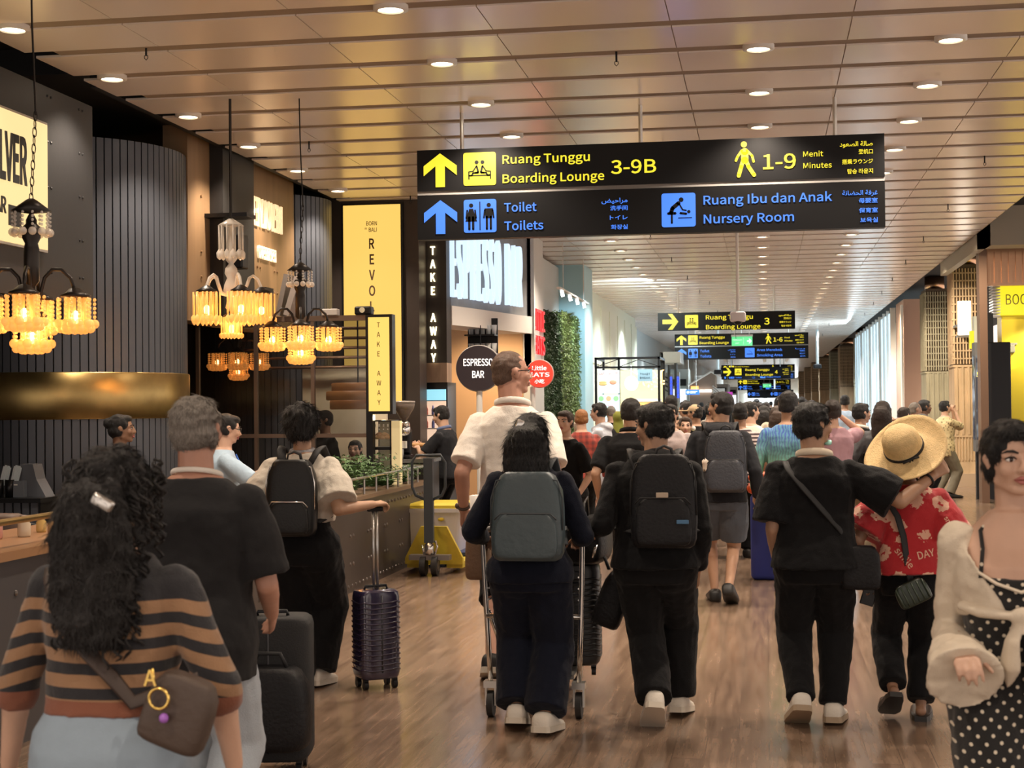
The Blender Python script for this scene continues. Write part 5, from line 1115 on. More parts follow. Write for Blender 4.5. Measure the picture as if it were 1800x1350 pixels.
for i, x in enumerate((-6.02, -5.93)):
    t = thing('holder_cup', ['left dark holder of white napkins beside the register', 'right dark holder of white napkins beside the register'][i], 'holder', (x, 11.4, .955)); MB().lathe([(.035, 0), (.038, .14), (.034, .14), (.03, .01)], 16).build('cup', m_blackm, t, True)
    for j in range(5): MB().box((-.025+.01*j, -.004+.004*j, .1), (-.005+.01*j, .0+.004*j, .25+.01*(j % 2)), Matrix.Rotation(.25, 4, 'Y')).build('napkin', M('pale napkin', (.6, .68, .72), .6), t)
t = thing('chair', 'bentwood chair with curved black backrest behind the counter', 'chair', (-4.55, 9.0, 0)); MB().tube([(.2*math.cos(D(a)), .2*math.sin(D(a))*.3-.18, .97-.05*abs(math.cos(D(a)))) for a in range(180, 361, 15)], .02, 8).tube([(.2, -.18, .92), (.22, -.1, .8), (.2, 0, .46)], .014, 8).tube([(-.2, -.18, .92), (-.22, -.1, .8), (-.2, 0, .46)], .014, 8).build('backrest', m_blackm, t, True); MB().lathe([(.22, .44), (.22, .47), (.2, .48), (.001, .48)], 24).build('seat', m_blackm, t, True)
for x, y in ((.15, .15), (-.15, .15), (.15, -.15), (-.15, -.15)): MB().cyl((x, y, .44), (x*1.3, y*1.3, 0), .014, 8).build('leg', m_blackm, t)
t = thing('drink_can', 'red and silver drink can on the bar counter', 'can', (-4.0, 8.3, .965)); MB().lathe([(.025, 0), (.031, .008), (.031, .108), (.026, .118), (.026, .121)], 20).build('body', M('can red', (.55, .03, .04), .25, .3), t, True); MB().lathe([(.001, .118), (.026, .118)], 20).build('lid', m_chrome, t); MB().box((.012, -.0315, .02), (.02, -.028, .1)).build('white_mark', M('white mark', (.9, .88, .8), .5), t)
for i, (x, y, r, h, c) in enumerate(((-3.95, 7.75, .035, .1, (.7, .6, .45)), (-3.88, 7.95, .03, .09, (.6, .4, .2)), (-4.0, 8.05, .028, .08, (.75, .55, .2)), (-4.05, 7.6, .05, .1, (.6, .3, .25)))):
    t = thing('condiment_jar', ['pale glass jar on the bar counter near the can', 'brown glass jar between the pale jar and the can', 'amber glass jar beside the can', 'round pink jar at the left edge of the bar counter'][i], 'jar', (x, y, .965)); MB().lathe([(r*.9, 0), (r, .01), (r, h*.7), (r*.6, h*.9), (r*.6, h)], 16).build('glass', M('jar glass %d' % i, c, .15, alpha=.8), t, True); MB().lathe([(r*.65, h), (r*.65, h+.015), (.001, h+.018)], 16).build('lid', m_metal, t)
t = tag(MB().rbox((0, 0, 0), (.3, .2, .22), .05).build('handbag', M('brown handbag', (.09, .055, .04), .5), None, True, (-4.75, 8.6, .8)), 'brown handbag behind the brass rail at far left', 'bag')
tag(MB().box((0, 0, 0), (.5, .4, .8)).build('stool_box', m_blackm, None, False, (-4.85, 8.5, 0)), 'dark seat holding the brown handbag', 'seat')
t = thing('litter_bin', 'blue bin with bright orange lid among the walking crowd', 'bin', (-.02, 14.6, 0)); R = []
MB().rbox((-.13, -.13, 0), (.13, .13, .8), .05).build('body', M('bin blue', (.03, .05, .3), .5), t, True); MB().rbox((-.16, -.16, .8), (.16, .16, .9), .05).rbox((-.15, -.15, .9), (.15, .15, 1.0), .06).build('lid', M('orange plastic', (.85, .12, .02), .45), t, True)
# ------------------------------------------------------------ cloth patterns
def pattern(name, fn, rough=.85, bs=220):
    m = mat(name, (.5, .5, .5), rough, bump=.3, bs=bs, sheen=.2); N, L = nodes_of(m); tc = N.new('ShaderNodeTexCoord')
    sx = N.new('ShaderNodeSeparateXYZ'); L.new(tc.outputs['Object'], sx.inputs[0]); L.new(fn(N, L, tc.outputs['Object'], sx), N['Principled BSDF'].inputs['Base Color']); return m
def f_stripe(N, L, co, sx):
    ax = math_node(N, L, 'ABSOLUTE', sx.outputs[0]); over = math_node(N, L, 'MAXIMUM', math_node(N, L, 'SUBTRACT', ax, .2), 0)
    n = N.new('ShaderNodeTexNoise'); n.inputs['Scale'].default_value = 5; L.new(co, n.inputs['Vector'])
    z = math_node(N, L, 'ADD', math_node(N, L, 'MULTIPLY_ADD', over, .3, sx.outputs[2]), math_node(N, L, 'MULTIPLY', n.outputs['Fac'], .012))
    f = math_node(N, L, 'FRACT', math_node(N, L, 'DIVIDE', math_node(N, L, 'ADD', z, .002), .0595)); s = math_node(N, L, 'GREATER_THAN', f, .47)
    yoke = math_node(N, L, 'LESS_THAN', z, 1.187); s = math_node(N, L, 'MULTIPLY', s, yoke)
    c = mixc(N, L, s, (.014, .013, .016), (.30, .165, .085)); hem = math_node(N, L, 'LESS_THAN', sx.outputs[2], .938); return mixc(N, L, hem, c, (.22, .075, .04))
m_striped = pattern('striped knit', f_stripe)
def f_dot(N, L, co, sx):
    def tri(o): return math_node(N, L, 'FRACT', math_node(N, L, 'MULTIPLY', o, 34))
    mp = N.new('ShaderNodeMapping'); mp.inputs['Rotation'].default_value = (0, D(40), 0); L.new(co, mp.inputs[0]); s2 = N.new('ShaderNodeSeparateXYZ'); L.new(mp.outputs[0], s2.inputs[0])
    a = math_node(N, L, 'SUBTRACT', tri(s2.outputs[0]), .5); b = math_node(N, L, 'SUBTRACT', tri(s2.outputs[2]), .5)
    r = math_node(N, L, 'ADD', math_node(N, L, 'MULTIPLY', a, a), math_node(N, L, 'MULTIPLY', b, b)); return mixc(N, L, math_node(N, L, 'LESS_THAN', r, .03), (.012, .011, .011), (.75, .66, .52))
m_dots = pattern('polka dot black', f_dot)
def f_red(N, L, co, sx):
    v = N.new('ShaderNodeTexVoronoi'); v.inputs['Scale'].default_value = 8.5; v.inputs['Randomness'].default_value = .75; L.new(co, v.inputs['Vector'])
    n = N.new('ShaderNodeTexNoise'); n.inputs['Scale'].default_value = 55; L.new(co, n.inputs['Vector'])
    d = math_node(N, L, 'MULTIPLY_ADD', n.outputs['Fac'], .35, v.outputs['Distance']); a = math_node(N, L, 'LESS_THAN', d, .60); c = math_node(N, L, 'GREATER_THAN', d, .40)
    return mixc(N, L, math_node(N, L, 'MULTIPLY', a, c), (.43, .014, .02), (.72, .42, .3))
m_redprint = pattern('red printed cotton', f_red)
def f_batik(N, L, co, sx):
    w = N.new('ShaderNodeTexWave'); w.inputs['Scale'].default_value = 12; w.inputs['Distortion'].default_value = 8; w.inputs['Detail'].default_value = 3; L.new(co, w.inputs['Vector'])
    r = N.new('ShaderNodeValToRGB'); e = r.color_ramp.elements; e[0].position = 1.05/1.6; e[0].color = (.16, .30, .10, 1); e[1].position = 1.38/1.6; e[1].color = (.05, .1, .4, 1)
    L.new(math_node(N, L, 'DIVIDE', sx.outputs[2], 1.6), r.inputs[0]); return mixc(N, L, math_node(N, L, 'MULTIPLY', w.outputs['Fac'], .45), r.outputs[0], (.15, .5, .42))
m_batik = pattern('blue green batik', f_batik)
def f_hstripe(N, L, co, sx): return mixc(N, L, math_node(N, L, 'GREATER_THAN', math_node(N, L, 'FRACT', math_node(N, L, 'MULTIPLY', sx.outputs[2], 26)), .5), (.05, .03, .035), (.6, .52, .5))
m_hstripe = pattern('mariniere stripe', f_hstripe)
def f_spot(N, L, co, sx):
    v = N.new('ShaderNodeTexVoronoi'); v.inputs['Scale'].default_value = 22; L.new(co, v.inputs['Vector']); return mixc(N, L, math_node(N, L, 'LESS_THAN', v.outputs['Distance'], .3), (.62, .5, .27), (.22, .16, .07))
m_spot = pattern('cream batik', f_spot)
def f_plaid(N, L, co, sx):
    a = math_node(N, L, 'GREATER_THAN', math_node(N, L, 'FRACT', math_node(N, L, 'MULTIPLY', sx.outputs[0], 14)), .5); b = math_node(N, L, 'GREATER_THAN', math_node(N, L, 'FRACT', math_node(N, L, 'MULTIPLY', sx.outputs[2], 14)), .5)
    return mixc(N, L, math_node(N, L, 'MULTIPLY_ADD', b, .35, math_node(N, L, 'MULTIPLY', a, .35)), (.4, .06, .04), (.06, .02, .02))
m_plaid = pattern('red plaid', f_plaid)
c_black = cloth('black cotton', (.006, .006, .0068), spec=.15); c_navy = cloth('navy cotton', (.006, .008, .017), spec=.15); c_char = cloth('charcoal cloth', (.016, .017, .021), spec=.2); c_dgrey = cloth('dark grey knit', (.016, .0155, .0165), bs=400, spec=.2)
c_white = cloth('white cotton', (.82, .76, .68)); c_cream = cloth('cream knit', (.70, .60, .47), bs=300); c_stone = cloth('stone jersey', (.50, .45, .38)); c_pale = cloth('pale grey blue cloth', (.62, .66, .74)); c_denim = cloth('pale denim', (.31, .39, .47), bs=500); c_grayblue = cloth('grey blue shorts', (.07, .085, .11))
c_nylon = M('black nylon', (.007, .007, .0085), .5, spec=.25, bump=.4, bs=60); c_nylon2 = M('black leather', (.008, .0078, .0078), .42, bump=.2, bs=90, spec=.3); c_teal = M('teal grey nylon', (.045, .066, .076), .42, bump=.5, bs=25); c_strap = M('black webbing', (.011, .011, .012), .7); c_slate = M('slate nylon', (.03, .034, .045), .5, bump=.4, bs=60)
def skin(name, c): return M('skin '+name, c, .5, bump=.08, bs=150, var=.08, vs=9)
s_light = skin('light', (.62, .385, .275)); s_ruddy = skin('ruddy', (.5, .26, .18)); s_tan = skin('tan', (.42, .24, .15)); s_brown = skin('brown', (.28, .15, .09)); s_deep = skin('deep', (.2, .105, .062))
def hairm(name, c): return M('hair '+name, c, .42, bump=.9, bs=60, var=.35, vs=30, stretch=(9, 9, .8))
h_black = hairm('black', (.011, .010, .010)); h_soft = hairm('soft black', (.016, .013, .012)); h_grey = hairm('grey', (.30, .265, .23)); h_brown = hairm('brown', (.055, .03, .018)); h_stub = hairm('stubble', (.13, .075, .05)); h_ginger = hairm('ginger', (.4, .17, .06)); h_wavy = hairm('chestnut', (.03, .019, .014))
sh_white = M('white sneaker', (.68, .63, .55), .6, bump=.2, bs=90); sh_sole = M('pale sole', (.6, .54, .45), .7); sh_black = M('black shoe', (.015, .014, .014), .5); sh_tan = M('tan sole', (.36, .27, .18), .7)
gold = M('gold', (.9, .62, .18), .2, 1)

# ------------------------------------------------------------ foreground people
# woman in the striped sweater
A = Person('person nearest the camera at left, dark curly hair, striped brown and black sweater, pale jeans', (-1.625, 3.64, 0), 0, 1.555, s_light, .0075, lean=4, female=True, girth=1.1, head=(4, 3, 0), feet=((.09, .12, 0), (-.08, -.12, 20)), hands=((.285, .1, .745), (-.315, .08, .735)), poles=((1.2, -1, 0), (-1.2, -1, 0)))
A.body(s_light); A.shirt(m_striped, .585, .64, .016, .004, .018, name='sweater', folds=.018, cuff=1.25); A.trousers(c_denim, .63, 1, .014, .078, .05, .045, 'jeans', folds=.012); A.shoes(sh_white, sh_sole)
A.hair(h_soft, 'curly_long', .36, 1.0, .13)
mb = MB(); rr = random.Random(4)
for i in range(230):
    a = rr.uniform(0, 2*PI); z = rr.uniform(1.1, 1.53); k = (z-1.1)/.43
    cx, cy, rx, ry = (.0, A.N.y-.09, .10, .075) if z < 1.33 else (A.Hc.x, A.Hc.y-.02, .1, .11)
    p = V((cx+rx*math.cos(a), cy+ry*math.sin(a), z)); d = V((math.cos(a), math.sin(a), 0)); pts = []; ph = rr.uniform(0, 6); R = rr.uniform(.006, .014); L = rr.uniform(.05, .11)
    for j in range(10):
        u = j/9; pts.append(p+d*(.004+.012*math.sin(u*3))+V((R*math.cos(ph+u*11), R*math.sin(ph+u*11), -L*u)))
    mb.tube(pts, [.0035]*9+[.001], 4)
mb.build('curls', h_soft, A.t, True)
MB().rbox((-.03, -.012, -.012), (.03, .008, .02), .008, Matrix.Translation(A.hp((.16, -.95, -.04))) @ Matrix.Rotation(.5, 4, 'Y')).build('hair_clip', M('silver clip', (.6, .58, .55), .25, .9), A.t, True)
t = thing('shoulder_bag', 'brown crossbody bag with gold charm on the striped sweater', 'bag', A.world((.225, -.185, .855)))
mb = MB(); puffy(mb, .165, .08, .17, T=Matrix.Rotation(.35, 4, 'Y')); mb.build('pouch', M('brown bag leather', (.075, .05, .038), .55, bump=.2, bs=60), t, True)
o = V((.225, -.185, .855)); pts = [A.surf(z, a, .034)-o for z, a in ((.815, -75), (.80, -45), (.77, -30), (.73, -16), (.69, -2), (.65, 18), (.61, 36))]+[V((.06, .03, .15))]
MB().tube(pts, .02, 8, flat=.25).build('strap', M('brown strap', (.06, .04, .032), .6), t, True)
MB().tube([(.0+.024*math.cos(2*PI*j/20), -.055, .12+.024*math.sin(2*PI*j/20)) for j in range(20)], .004, 6, close=True).text('A', -.02, .15, .06, 'CENTER', ext=.003, off=.01, y=-.056).tube([(-.015, -.055, .19), (-.01, -.055, .15)], .003, 6).build('gold_charm', gold, t, True)
MB().ball((.012, -.055, .075), .012, 8).build('bead_charm', M('violet bead', (.4, .15, .6), .2), t, True)
# grey haired man
B = Person('person with short grey hair and dark polo shirt behind the striped sweater', (-1.98, 5.14, 0), 0, 1.70, s_light, .0085, girth=1.12, head=(-6, 2, 0), hands=((.2, .24, .9), None), poles=((.5, -1, -.4), None), feet=((.08, -.1, 18), (-.08, .12, 0)))
B.body(s_ruddy); B.shirt(c_dgrey, .43, .44, .022, .02, .026, collar=c_white, collar_r=.006, name='polo_shirt', cuff=1.15); B.trousers(cloth('faded denim', (.42, .47, .52)), .58, .9, .012, .07, .056, .05, 'trousers'); B.shoes(sh_white, sh_sole); B.hair(h_grey, 'short')
suitcase('black soft suitcase pushed beside the grey haired man', (-2.23, 6.75, 0), .15, .36, .26, .70, M('black soft fabric', (.012, .012, .013), .8, bump=.3, bs=150), ribs=False)
t = thing('travel_bag', 'black bag lying over the soft suitcase by the grey haired man', 'bag', (-2.18, 6.55, .0)); mb = MB(); puffy(mb, .36, .2, .36, .14); mb.build('pouch', c_nylon, t, True); MB().tube([(-.08, 0, .5), (-.05, 0, .56), (.05, 0, .56), (.08, 0, .5)], .01, 8).build('handle', c_strap, t, True)
# traveller with afro hair pulling the violet suitcase
Cc = Person('person with dark afro hair, stone top and black backpack leaning on a small suitcase', (-2.69, 8.7, 0), 0, 1.665, s_tan, .008, lean=3, girth=1.08, head=(-8, 0, 0), hands=((.41, .06, 1.075), (-.23, .16, 1.0)), poles=((.6, -.4, -1), (-.3, -1, -.2)), feet=((.06, .1, 4), (-.02, -.06, 0)), thumb=((-.3, 1, .2), None), curl=(.75, .4), female=True)
Cc.body(s_tan); Cc.shirt(c_stone, .60, .42, .024, .025, .042, name='top', cuff=1.25, folds=.03); Cc.trousers(c_black, .66, 1, .016, .088, .074, .066, 'wide_trousers', folds=.025); Cc.shoes(sh_white, sh_sole); Cc.hair(h_soft, 'curly', puff=.2)
mb = MB(); mb.tube([Cc.N+V((.062*math.cos(2*PI*j/18), .058*math.sin(2*PI*j/18), .012+.01*math.sin(2*PI*j/18))) for j in range(18)], .018, 8, close=True); mb.build('scarf', M('striped scarf', (.3, .3, .32), .8, var=.6, vs=30), Cc.t, True)
backpack(Cc, 'black leather backpack with silver zips on the stone top', .29, .13, .44, c_nylon2, c_strap, .81, (.8, .42, .03), .03, zip_m=m_chrome)
suitcase('small ribbed glossy dark violet suitcase with raised handle', (-2.275, 8.80, 0),   .62, .25, .2, .575, M('violet shell', (.022, .016, .045), .16, 0, spec=.8, coat=.6), True, .47)
# tall man in the white polo
Dd = Person('tall person with shaved head and glasses in a white polo shirt', (-1.505, 9.13, 0), 0, 1.99, s_ruddy, .008, girth=.95, head=(-58, 2, 0), lean=2, hands=((.29, .05, 1.0), (-.31, .03, 1.02)), poles=((.1, -1, 0), (-.1, -1, 0)), feet=((.08, .15, 0), (-.1, -.1, 16)))
Dd.body(s_ruddy); Dd.shirt(c_white, .485, .40, .018, .02, .022, collar=c_white, name='polo_shirt', cuff=1.12, folds=.022); Dd.trousers(c_black, .58, .6, .01, .07, .05, .05, 'shorts'); Dd.shoes(sh_black, sh_sole); Dd.hair(h_stub, 'buzz'); Dd.glasses(m_blackm); Dd.face(lip=(.4, .2, .16))
mb = MB(); W_, E_ = Dd.Wr[1], Dd.E[1]; d_ = (W_-E_).normalized(); c_ = W_-d_*.03; a_ = d_.orthogonal().normalized(); b_ = d_.cross(a_)
mb.tube([c_+a_*.034*math.cos(2*PI*j/16)+b_*.034*math.sin(2*PI*j/16) for j in range(16)], .011, 6, close=True); mb.ball(tuple(c_+V((-.03, -.015, 0))), .02, 10); mb.build('wristwatch', M('brown watch', (.08, .05, .035), .4), Dd.t, True)
# woman pushing the trolley
Ee = Person('person with long black hair and dark clothes pushing a luggage trolley, grey backpack', (-1.19, 7.74, 0), 0, 1.615, s_deep, .008, lean=5, girth=1.1, female=True, head=(0, -2, 0), hands=((.225, .24, .955), (-.285, .24, .955)), poles=((.35, -1, -.3), (-.35, -1, -.3)), feet=((.085, -.1, 6), (-.08, .0, 12)), curl=(.8, .8), thumb=((-1, 0, .1), (1, 0, .1)))
Ee.body(s_brown); Ee.shirt(c_navy, .48, .97, .02, .02, .022, name='sweater', folds=.022); Ee.trousers(c_navy, .58, .98, .016, .08, .068, .066, 'trousers', folds=.02); Ee.shoes(sh_white, sh_sole, big=1.08); Ee.hair(h_black, 'long', .26, 1.15)
MB().rbox((-.02, -.012, -.03), (.02, .01, .03), .008, Matrix.Translation(Ee.hp((-.17, -.66, .22))) @ Matrix.Rotation(.4, 4, 'Y')).build('hair_clip', MATS['silver clip'], Ee.t, True)
backpack(Ee, 'teal grey roll-top backpack on the person pushing the trolley', .36, .17, .44, c_teal, M('grey webbing', (.04, .048, .055), .7), .815, (.86, .5, .02), .022, x=.02)
# man beside her in the black hoodie
Ff = Person('person in black hooded jacket with black backpack, one hand on the trolley', (-.57, 7.95, 0), 0, 1.66, s_tan, .008, lean=5, girth=1.13, head=(62, -6, 0), hands=((.215, .06, .795), (-.36, .12, 1.0)), poles=((.3, -1, 0), (-.3, -.5, -1)), feet=((.1, .24, 8), (.0, -.16, 34)), curl=(.4, .8), thumb=(None, (1, 0, 0)))
Ff.body(s_tan); Ff.shirt(c_black, .50, .98, .026, .018, .028, hood=True, name='hooded_jacket', folds=.026); Ff.trousers(c_black, .58, 1, .012, .076, .06, .056, 'trousers', folds=.02); Ff.shoes(sh_white, sh_sole); Ff.hair(h_black, 'short', puff=.04); Ff.face()
t, ti = backpack(Ff, 'black nylon backpack with small pale tag on the hooded jacket', .33, .15, .47, c_nylon, c_strap, .84, (.84, .5, .035), .03, x=.06)
MB().rbox((-.03, -.118, .26), (.03, -.112, .285), .003).build('brand_tag', M('pale tag', (.45, .36, .27), .5), t); MB().rbox((.07, -.118, .13), (.13, -.112, .15), .003).build('logo_patch', M('blue tag', (.06, .16, .3), .5), t)
# man in black tee with his arm around the girl
Ll = Person('person in black tee and trousers with an arm around the hat wearer', (.245, 8.05, 0), 0, 1.655, s_tan, .008, lean=2, girth=1.04, head=(-56, -2, 0), hands=((.60, .09, 1.265), (-.19, .1, .80)), poles=((.2, -.6, -1), (-.3, -1, 0)), feet=((.085, .04, 4), (-.09, -.1, 26)), curl=(.5, .4), thumb=((0, .3, 1), None))
Ll.body(s_tan); Ll.shirt(c_black, .50, .44, .03, .03, .046, collar=c_cream, name='tee', folds=.026, cuff=1.12); Ll.trousers(c_black, .58, 1, .012, .078, .058, .044, 'trousers', folds=.022); Ll.shoes(sh_white, sh_tan); Ll.hair(h_black, 'short', puff=.05); Ll.face()
MB().tube([Ll.hp((.2, .25, -.44)), Ll.hp((0, .42, -.38)), Ll.hp((-.2, .25, -.44))], .02, 8, flat=.4).build('face_mask', M('mint mask', (.35, .72, .62), .7), Ll.t, True)
t = thing('shoulder_bag', 'black crossbody bag on the right hip of the black tee wearer', 'bag', Ll.world((.22, -.07, .70))); mb = MB(); puffy(mb, .2, .1, .22); mb.build('pouch', c_nylon, t, True); o = V((.22, -.07, .70))
MB().tube([Ll.surf(z, a, .045)-o for z, a in ((.825, -70), (.80, -42), (.75, -18), (.68, 8), (.62, 35), (.56, 60))], .018, 8, flat=.3).build('strap', c_strap, t, True)
mb = MB(); W_, E_ = Ll.Wr[0], Ll.E[0]; d_ = (W_-E_).normalized(); c_ = W_-d_*.035; a_ = d_.orthogonal().normalized(); b_ = d_.cross(a_); mb.tube([c_+a_*.032*math.cos(2*PI*j/16)+b_*.032*math.sin(2*PI*j/16) for j in range(16)], .006, 6, close=True); mb.build('bracelet', c_strap, Ll.t, True)
# girl in the sun hat
Nn = Person('person in red printed shirt, dark trousers and wide straw sun hat', (.735, 8.25, 0), 0, 1.465, s_brown, .008, lean=3, girth=1.0, female=True, head=(0, 10, -8), hands=((.17, .03, .70), (-.235, .03, .73)), poles=((1, -1, 0), (-1, -1, 0)), feet=((.05, -.02, 0), (-.12, -.1, 32, .03)), curl=(.3, .7), thumb=(None, (.6, .8, 0)))
Nn.body(s_brown); Nn.shirt(m_redprint, .525, .40, .03, .035, .042, name='printed_shirt', folds=.024, cuff=1.3); Nn_shirt = [c for c in Nn.t.children if c.name.startswith('printed_shirt')][0]; Nn.trousers(c_black, .6, .97, .014, .072, .056, .05, 'trousers', folds=.024); Nn.shoes(M('brown sandal', (.07, .045, .035), .5), sh_black, True); Nn.hair(h_black, 'short')
hat = bpy.data.objects.new('sun_hat', None); COL.objects.link(hat); hat.parent = Nn.t; hat.location = Nn.hp((-.02, -.14, .26)); hat.rotation_euler = (D(38), D(-26), 0)
m_straw = M('straw', (.66, .47, .22), .75, bump=.5, bs=160, var=.1, vs=40)
mb = MB(); R = []
n = 48
for r, z in ((.098, -.012), (.101, .0), (.13, -.008), (.17, -.014), (.205, -.012), (.222, -.002), (.223, .002), (.205, -.006), (.17, -.008), (.13, -.002), (.103, .008), (.1, .05), (.094, .09), (.075, .12), (.04, .133), (.002, .135)):
    R.append([(r*math.cos(2*PI*j/n), r*1.02*math.sin(2*PI*j/n), z+(.018*math.sin(4*PI*j/n)+.012*math.sin(2*PI*j/n+1))*max(0, (r-.1)/.12)) for j in range(n)])
mb.rings(R); h_ = mb.build('straw_body', m_straw, hat, True)
mb = MB(); mb.lathe([(.103, .004), (.106, .006), (.106, .024), (.102, .026)], 48, cap=False); mb.tube([(-.005, -.106, .015), (-.02, -.115, -.01), (-.016, -.15, -.03), (-.02, -.17, -.12)], .006, 6, flat=.5); mb.tube([(.0, -.106, .015), (.016, -.115, -.012), (.01, -.16, -.03), (.012, -.17, -.1)], .006, 6, flat=.5); mb.tube([(-.045, -.112, .02), (-.02, -.12, .026), (0, -.108, .016), (.02, -.12, .024), (.04, -.112, .012)], .006, 6); mb.build('ribbon', c_strap, hat, True)
t = thing('shoulder_bag', 'small dark green ribbed crossbody bag behind the red printed shirt', 'bag', Nn.world((.02, -.185, .62))); mb = MB(); T = Matrix.Rotation(-.45, 4, 'Y'); puffy(mb, .17, .07, .12, T=T); mb.build('pouch', M('dark green shell', (.02, .032, .022), .35), t, True); mb = MB()
for i in range(6): mb.tube([T @ V((-.07+i*.028, -.037, .012)), T @ V((-.07+i*.028, -.04, .06)), T @ V((-.07+i*.028, -.03, .112))], .005, 6)
mb.build('rib', M('green ridge', (.05, .07, .05), .3), t, True); o = V((.02, -.185, .62))
MB().tube([Nn.surf(z, a, .05)-o for z, a in ((.82, -70), (.79, -40), (.73, -22), (.66, -14), (.59, -10), (.54, -6))]+[V((-.03, .02, .1))], .02, 8, flat=.25).build('strap', c_strap, t, True)
w_ = Nn.Wr[1]+(Nn.Wr[1]-Nn.E[1]).normalized()*.07; t = tag(MB().rbox((-.036, -.006, -.075), (.036, .006, .075), .005, Matrix.Rotation(.3, 4, 'Y')).build('phone', M('phone black', (.012, .012, .014), .2), None, False, Nn.world(w_+V((.02, -.02, -.015)))), 'black phone in the left hand of the hat wearer', 'phone')
# woman walking towards the camera
Mm = Person('person facing the camera at the right edge, white tied cardigan over polka dot jumpsuit', (.715, 4.68, 0), PI-.05, 1.595, s_light, .006, lean=1, girth=1.02, female=True, head=(14, -2, 3), hands=((.165, .17, .935), (-.24, .12, .93)), poles=((.12, -1, -.2), (-.3, -1, 0)), feet=((.06, .14, 0), (-.06, -.14, 22)), curl=(.55, .4), thumb=((-.6, .7, 0), None))
Mm.body(s_light); Mm.face(); Mm.hair(h_black, 'bun', puff=.05); Mm.trousers(m_dots, .73, .98, .012, .076, .06, .052, 'jumpsuit', folds=.018); Mm.shoes(sh_black)
"""cardigan: open front, bell sleeves, tied at the waist"""
h = Mm.h; mb = MB(); R = []
for i in range(11):
    zf = .655+.016*i; rg = []
    for j in range(25):
        a = -180+62+(360-124)*j/24 if False else None
    zf2 = zf; open_a = 8+ (i/10)*58
    out = [Mm.surf(min(zf, .822), -(180-open_a)+(360-2*open_a)*j/24, .024) for j in range(25)]; inn = [Mm.surf(min(zf, .822), (180-open_a)-(360-2*open_a)*j/24, .008) for j in range(25)]
    R.append([tuple(p) for p in out+inn])
mb.rings(R)
for i, q in enumerate((1, -1)):
    S, E, W_ = Mm.S[i], Mm.E[i], Mm.Wr[i]; mb.ball(S, .064, 14); mb.cap(S, .06, E, .05); d_ = (W_-E).normalized()
    dn = V((q*.0, 0, -.05)); mb.tube([E-d_*.03, E+d_*.05+dn*.3, E+d_*.13+dn*.8, W_+dn*1.0, W_+d_*.035+dn*1.25], [.05, .058, .076, .095, .108], 24)
cg = organic('cardigan', mb, c_cream, Mm.t, .0075, 3, (T_FOLD, .034))
mb = MB(); kn = Mm.surf(.665, 180, .035); mb.ball(tuple(kn), (.035, .028, .03), 12)
for q, L in ((1, .20), (-1, .3)):
    mb.tube([kn+V((q*.01, .0, -.01)), kn+V((q*.03, .015, -.07)), kn+V((q*.035, .01, -.14)), kn+V((q*.04, .0, -L))], [.02, .034, .042, .006], 12, flat=.35)
for q in (1, -1): mb.tube([Mm.surf(.675, 180-q*70, .02), Mm.surf(.67, 180-q*40, .026), Mm.surf(.667, 180-q*15, .03), kn], [.03, .028, .024, .02], 10, flat=.6)
organic('tie', mb, c_cream, Mm.t, .006, 2, (T_FOLD, .01))
mb = MB(); 
for q in (1, -1): mb.tube([Mm.surf(.73, 180-q*38, .02), Mm.surf(.78, 180-q*36, .012), Mm.surf(.81, 180-q*48, .008), Mm.N+V((q*.045, .0, .01)), Mm.N+V((q*.02, -.045, .02))], .006, 8)
mb.build('halter_strap', m_dots, Mm.t, True)
mb = MB(); pts = [Mm.surf(.74, 180-q*40, .02) for q in (1,)]+[Mm.surf(.722, 180-22, .022), Mm.surf(.708, 180, .022), Mm.surf(.722, 180+22, .022), Mm.surf(.74, 180+40, .02)]; mb.tube(pts, .009, 8, flat=.5); mb.build('lace_trim', c_cream, Mm.t, True)
# ------------------------------------------------------------ the people farther down the hall
def folk(label, x, y, rz, h, sk, top, bottom, hair='short', hm=None, shoe=None, sleeve=.42, hem=.49, end=1, vox=.010, kind='t', group=None, shirt_kw={}, face=False, **kw):
    p = Person(label, (x, y, 0), rz, h, sk, vox, group, **kw); p.body(sk)
    p.shirt(top, hem, sleeve, .018, .014, .02, name='shirt', folds=.02, **shirt_kw)
    if kind == 'skirt': p.skirt(bottom)
    else: p.trousers(bottom, .58, end, .01, .07, .054, .046 if end > .5 else .062, 'trousers' if end > .5 else 'shorts')
    p.shoes(shoe or sh_black); p.hair(hm or h_black, hair, kw.get('hl', .3)) if hair else None
    if face: p.face()
    return p
SW = ((.06, .13, 0), (-.06, -.15, 24)); SW2 = ((.06, -.15, 24), (-.06, .13, 0)); ST = ((.09, .0, 0), (-.09, .03, 0))
G_ = folk('person in black tee walking just left of the black hooded jacket', -1.11, 12.8, 0, 1.705, s_tan, c_black, c_black, hm=h_soft, feet=SW2, girth=1.2, hands=(None, (-.27, .02, .87)), shirt_kw=dict(collar=c_black))
H_ = folk('person in charcoal jacket and grey shorts with a large black backpack, face turned left', -.372, 12.8, 0, 1.75, s_tan, c_char, c_grayblue, sleeve=.95, end=.42, feet=SW2, girth=1.08, head=(62, 0, 0), face=True, shirt_kw=dict(hood=True), vox=.009)
backpack(H_, 'large black backpack with bottle pocket on the charcoal jacket', .34, .2, .5, c_slate, c_strap, .815, (.85, .5, .05), .03, x=.05)
t = thing('travel_mug', 'white travel mug tucked at the side of the large black backpack', 'mug', H_.world((-.10, -.28, 1.10))); MB().lathe([(.03, 0), (.035, .02), (.036, .06), (.04, .065), (.04, .085), (.025, .1), (.015, .11)], 16).build('cup', M('ivory mug', (.75, .66, .56), .35), t, True)
